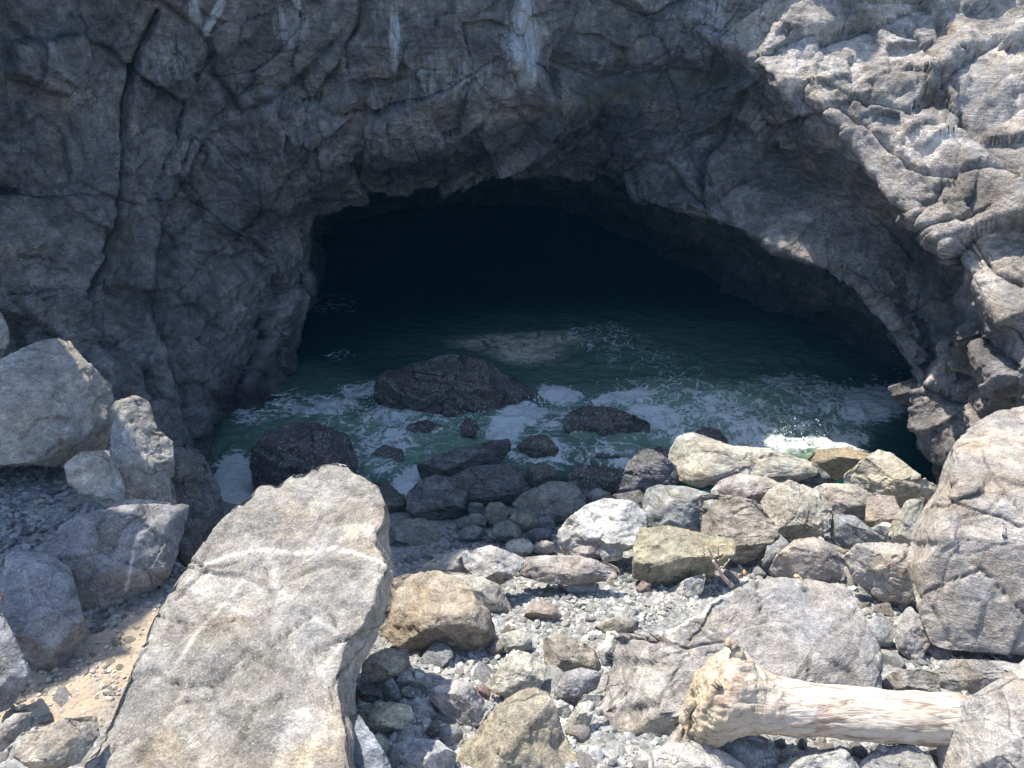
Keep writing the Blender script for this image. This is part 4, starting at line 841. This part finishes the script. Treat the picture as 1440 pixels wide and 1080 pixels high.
V, F, rt = log_mesh([(962,1020,1030,LOGD),(966,1000,1040,LOGD),(978,960,1044,LOGD-.02),(995,935,1045,LOGD-.03),(1012,915,1042,LOGD-.03),(1030,904,1038,LOGD-.02),(1048,912,1034,LOGD),(1060,935,1030,LOGD)], 150, 130, lambda x: .35 + .65 * float(sstep(1030, 975, x)))
me = make_mesh("root_flare", V - L0, F); attr(me, "root", rt); link("root_flare", me, M_WOOD, parent=log_root)
def tube(pts, radii, nr=8, seed=0):
    pts = [Vector(p) for p in pts]; V = []; F = []
    for i, p in enumerate(pts):
        t = (pts[min(i + 1, len(pts) - 1)] - pts[max(i - 1, 0)]).normalized(); u = t.orthogonal().normalized(); v = t.cross(u)
        for k in range(nr):
            a = 2 * math.pi * k / nr; V.append(p + (u * math.cos(a) + v * math.sin(a)) * radii[i])
    for i in range(len(pts) - 1):
        for k in range(nr):
            F.append((i * nr + k, i * nr + (k + 1) % nr, (i + 1) * nr + (k + 1) % nr, (i + 1) * nr + k))
    n = len(V); V += [pts[0], pts[-1]]
    tri = []
    for f in F: tri += [f[:3], (f[0], f[2], f[3])]
    for k in range(nr): tri += [((k + 1) % nr, k, n), ((len(pts) - 1) * nr + k, (len(pts) - 1) * nr + (k + 1) % nr, n + 1)]
    return np.array([list(v) for v in V]), np.array(tri)
def path(px, d0, d1):
    out = []
    for a in range(len(px) - 1):
        for k in range(4):
            t = k / 4; f = (a + t) / (len(px) - 1)
            out.append(P(px[a][0] * (1 - t) + px[a + 1][0] * t, px[a][1] * (1 - t) + px[a + 1][1] * t, d0 * (1 - f) + d1 * f) + RNG.normal(0, .004, 3))
    out.append(P(px[-1][0], px[-1][1], d1)); return out
for pts, r, dd0 in (([(1040,925),(1034,908),(1022,903)], .045, -.12), ([(975,985),(966,1000),(960,1018)], .05, -.12), ([(1010,960),(1000,975),(990,1000)], .04, -.24)):
    pp = path(pts, LOGD + dd0, LOGD + dd0); V, F = tube(pp, [r * (1 - .4 * i / len(pp)) for i in range(len(pp))], 20); V = V + vnormals(V, F) * (.02 * fbm(V * 20, 3, 530))[:, None]
    me = make_mesh("root_knob", V - L0, F); attr(me, "root", np.ones(len(V))); link("root_knob", me, M_WOOD, parent=log_root)

# dead branch by the yellow crusted boulder
def twig_material(name, c1, c2):
    g = G(name); co = g.n("ShaderNodeTexCoord").outputs["Object"]; n1 = g.noise(co, 30, 5, .6)
    g.l(g.mix(n1, c1, c2), g.b.inputs["Base Color"]); g.b.inputs["Roughness"].default_value = .8; return g.m
M_TWIG = twig_material("twig_wood", (.48, .34, .28), (.66, .53, .46)); M_ORANGE = twig_material("orange_wood", (.45, .20, .08), (.60, .36, .20))
DB = 8.35
br = bpy.data.objects.new("dead_branch", None); COL.objects.link(br); br.location = P(1028, 824, DB); B0 = np.array(br.location)
br["label"] = "small bare reddish branch with forked twigs propped among the boulders"; br["category"] = "branch"
for nm, pts, r in (("stem", [(1030,824),(1020,815),(1010,800),(1003,788)], .02), ("twig", [(1003,788),(995,782),(982,781)], .012), ("twig", [(1003,788),(1000,778),(994,769)], .011),
                   ("twig", [(1000,786),(1010,780),(1010,768),(1022,765)], .011), ("twig", [(1010,788),(1017,784),(1020,779)], .009), ("twig", [(995,782),(988,776)], .008), ("twig", [(1010,800),(1018,797),(1026,786)], .009)):
    pp = path(pts, DB - .1, DB - .22); V, F = tube(pp, [1.35 * r * (1 - .55 * i / len(pp)) for i in range(len(pp))], 8); link(nm, make_mesh(nm, V - B0, F), M_TWIG, parent=br)
def chip(lb, pts, d, r, mat):
    pp = path(pts, d, d); V, F = tube(pp, [r * (.6 + .4 * math.sin(3 * i / len(pp))) for i in range(len(pp))], 7); c = V.mean(0)
    link("wood_scrap", make_mesh("wood_scrap", V - c, F), mat, loc=c, label=lb, category="wood scrap")
chip("orange splinter of driftwood on the blue grey flat rock", [(1203,757),(1210,754),(1215,760)], 9.85, .03, M_ORANGE)
chip("short yellow stick on the pale boulder edge behind the log", [(1118,809),(1122,813),(1126,817)], 8.9, .035, twig_material("yellow_wood", (.55, .45, .2), (.7, .6, .35)))
chip("orange scrap of wood right of the dead branch's foot", [(1040,812),(1046,808),(1048,803)], 8.9, .03, M_ORANGE)
chip("small orange splinter at the left edge above the shaded slab", [(2,843),(6,836),(8,832)], 6.0, .02, M_ORANGE)

def haze():  # thin blue volume added to lift the black cave interior to navy
    bm = bmesh.new(); bmesh.ops.create_cube(bm, size=1); me = bpy.data.meshes.new("haze"); bm.to_mesh(me); bm.free()
    m = bpy.data.materials.new("haze"); m.use_nodes = True; nt = m.node_tree; nt.nodes.clear()
    o = nt.nodes.new("ShaderNodeOutputMaterial"); v = nt.nodes.new("ShaderNodeVolumePrincipled")
    v.inputs["Color"].default_value = (.15, .55, .95, 1); v.inputs["Density"].default_value = .0008; v.inputs["Anisotropy"].default_value = 0
    nt.links.new(v.outputs[0], o.inputs["Volume"]); me.materials.append(m)
    ob = bpy.data.objects.new("haze", me); COL.objects.link(ob); ob["kind"] = "stuff"
    ob.scale = (56, 52, 26); ob.location = (0, 12, 9)
haze()
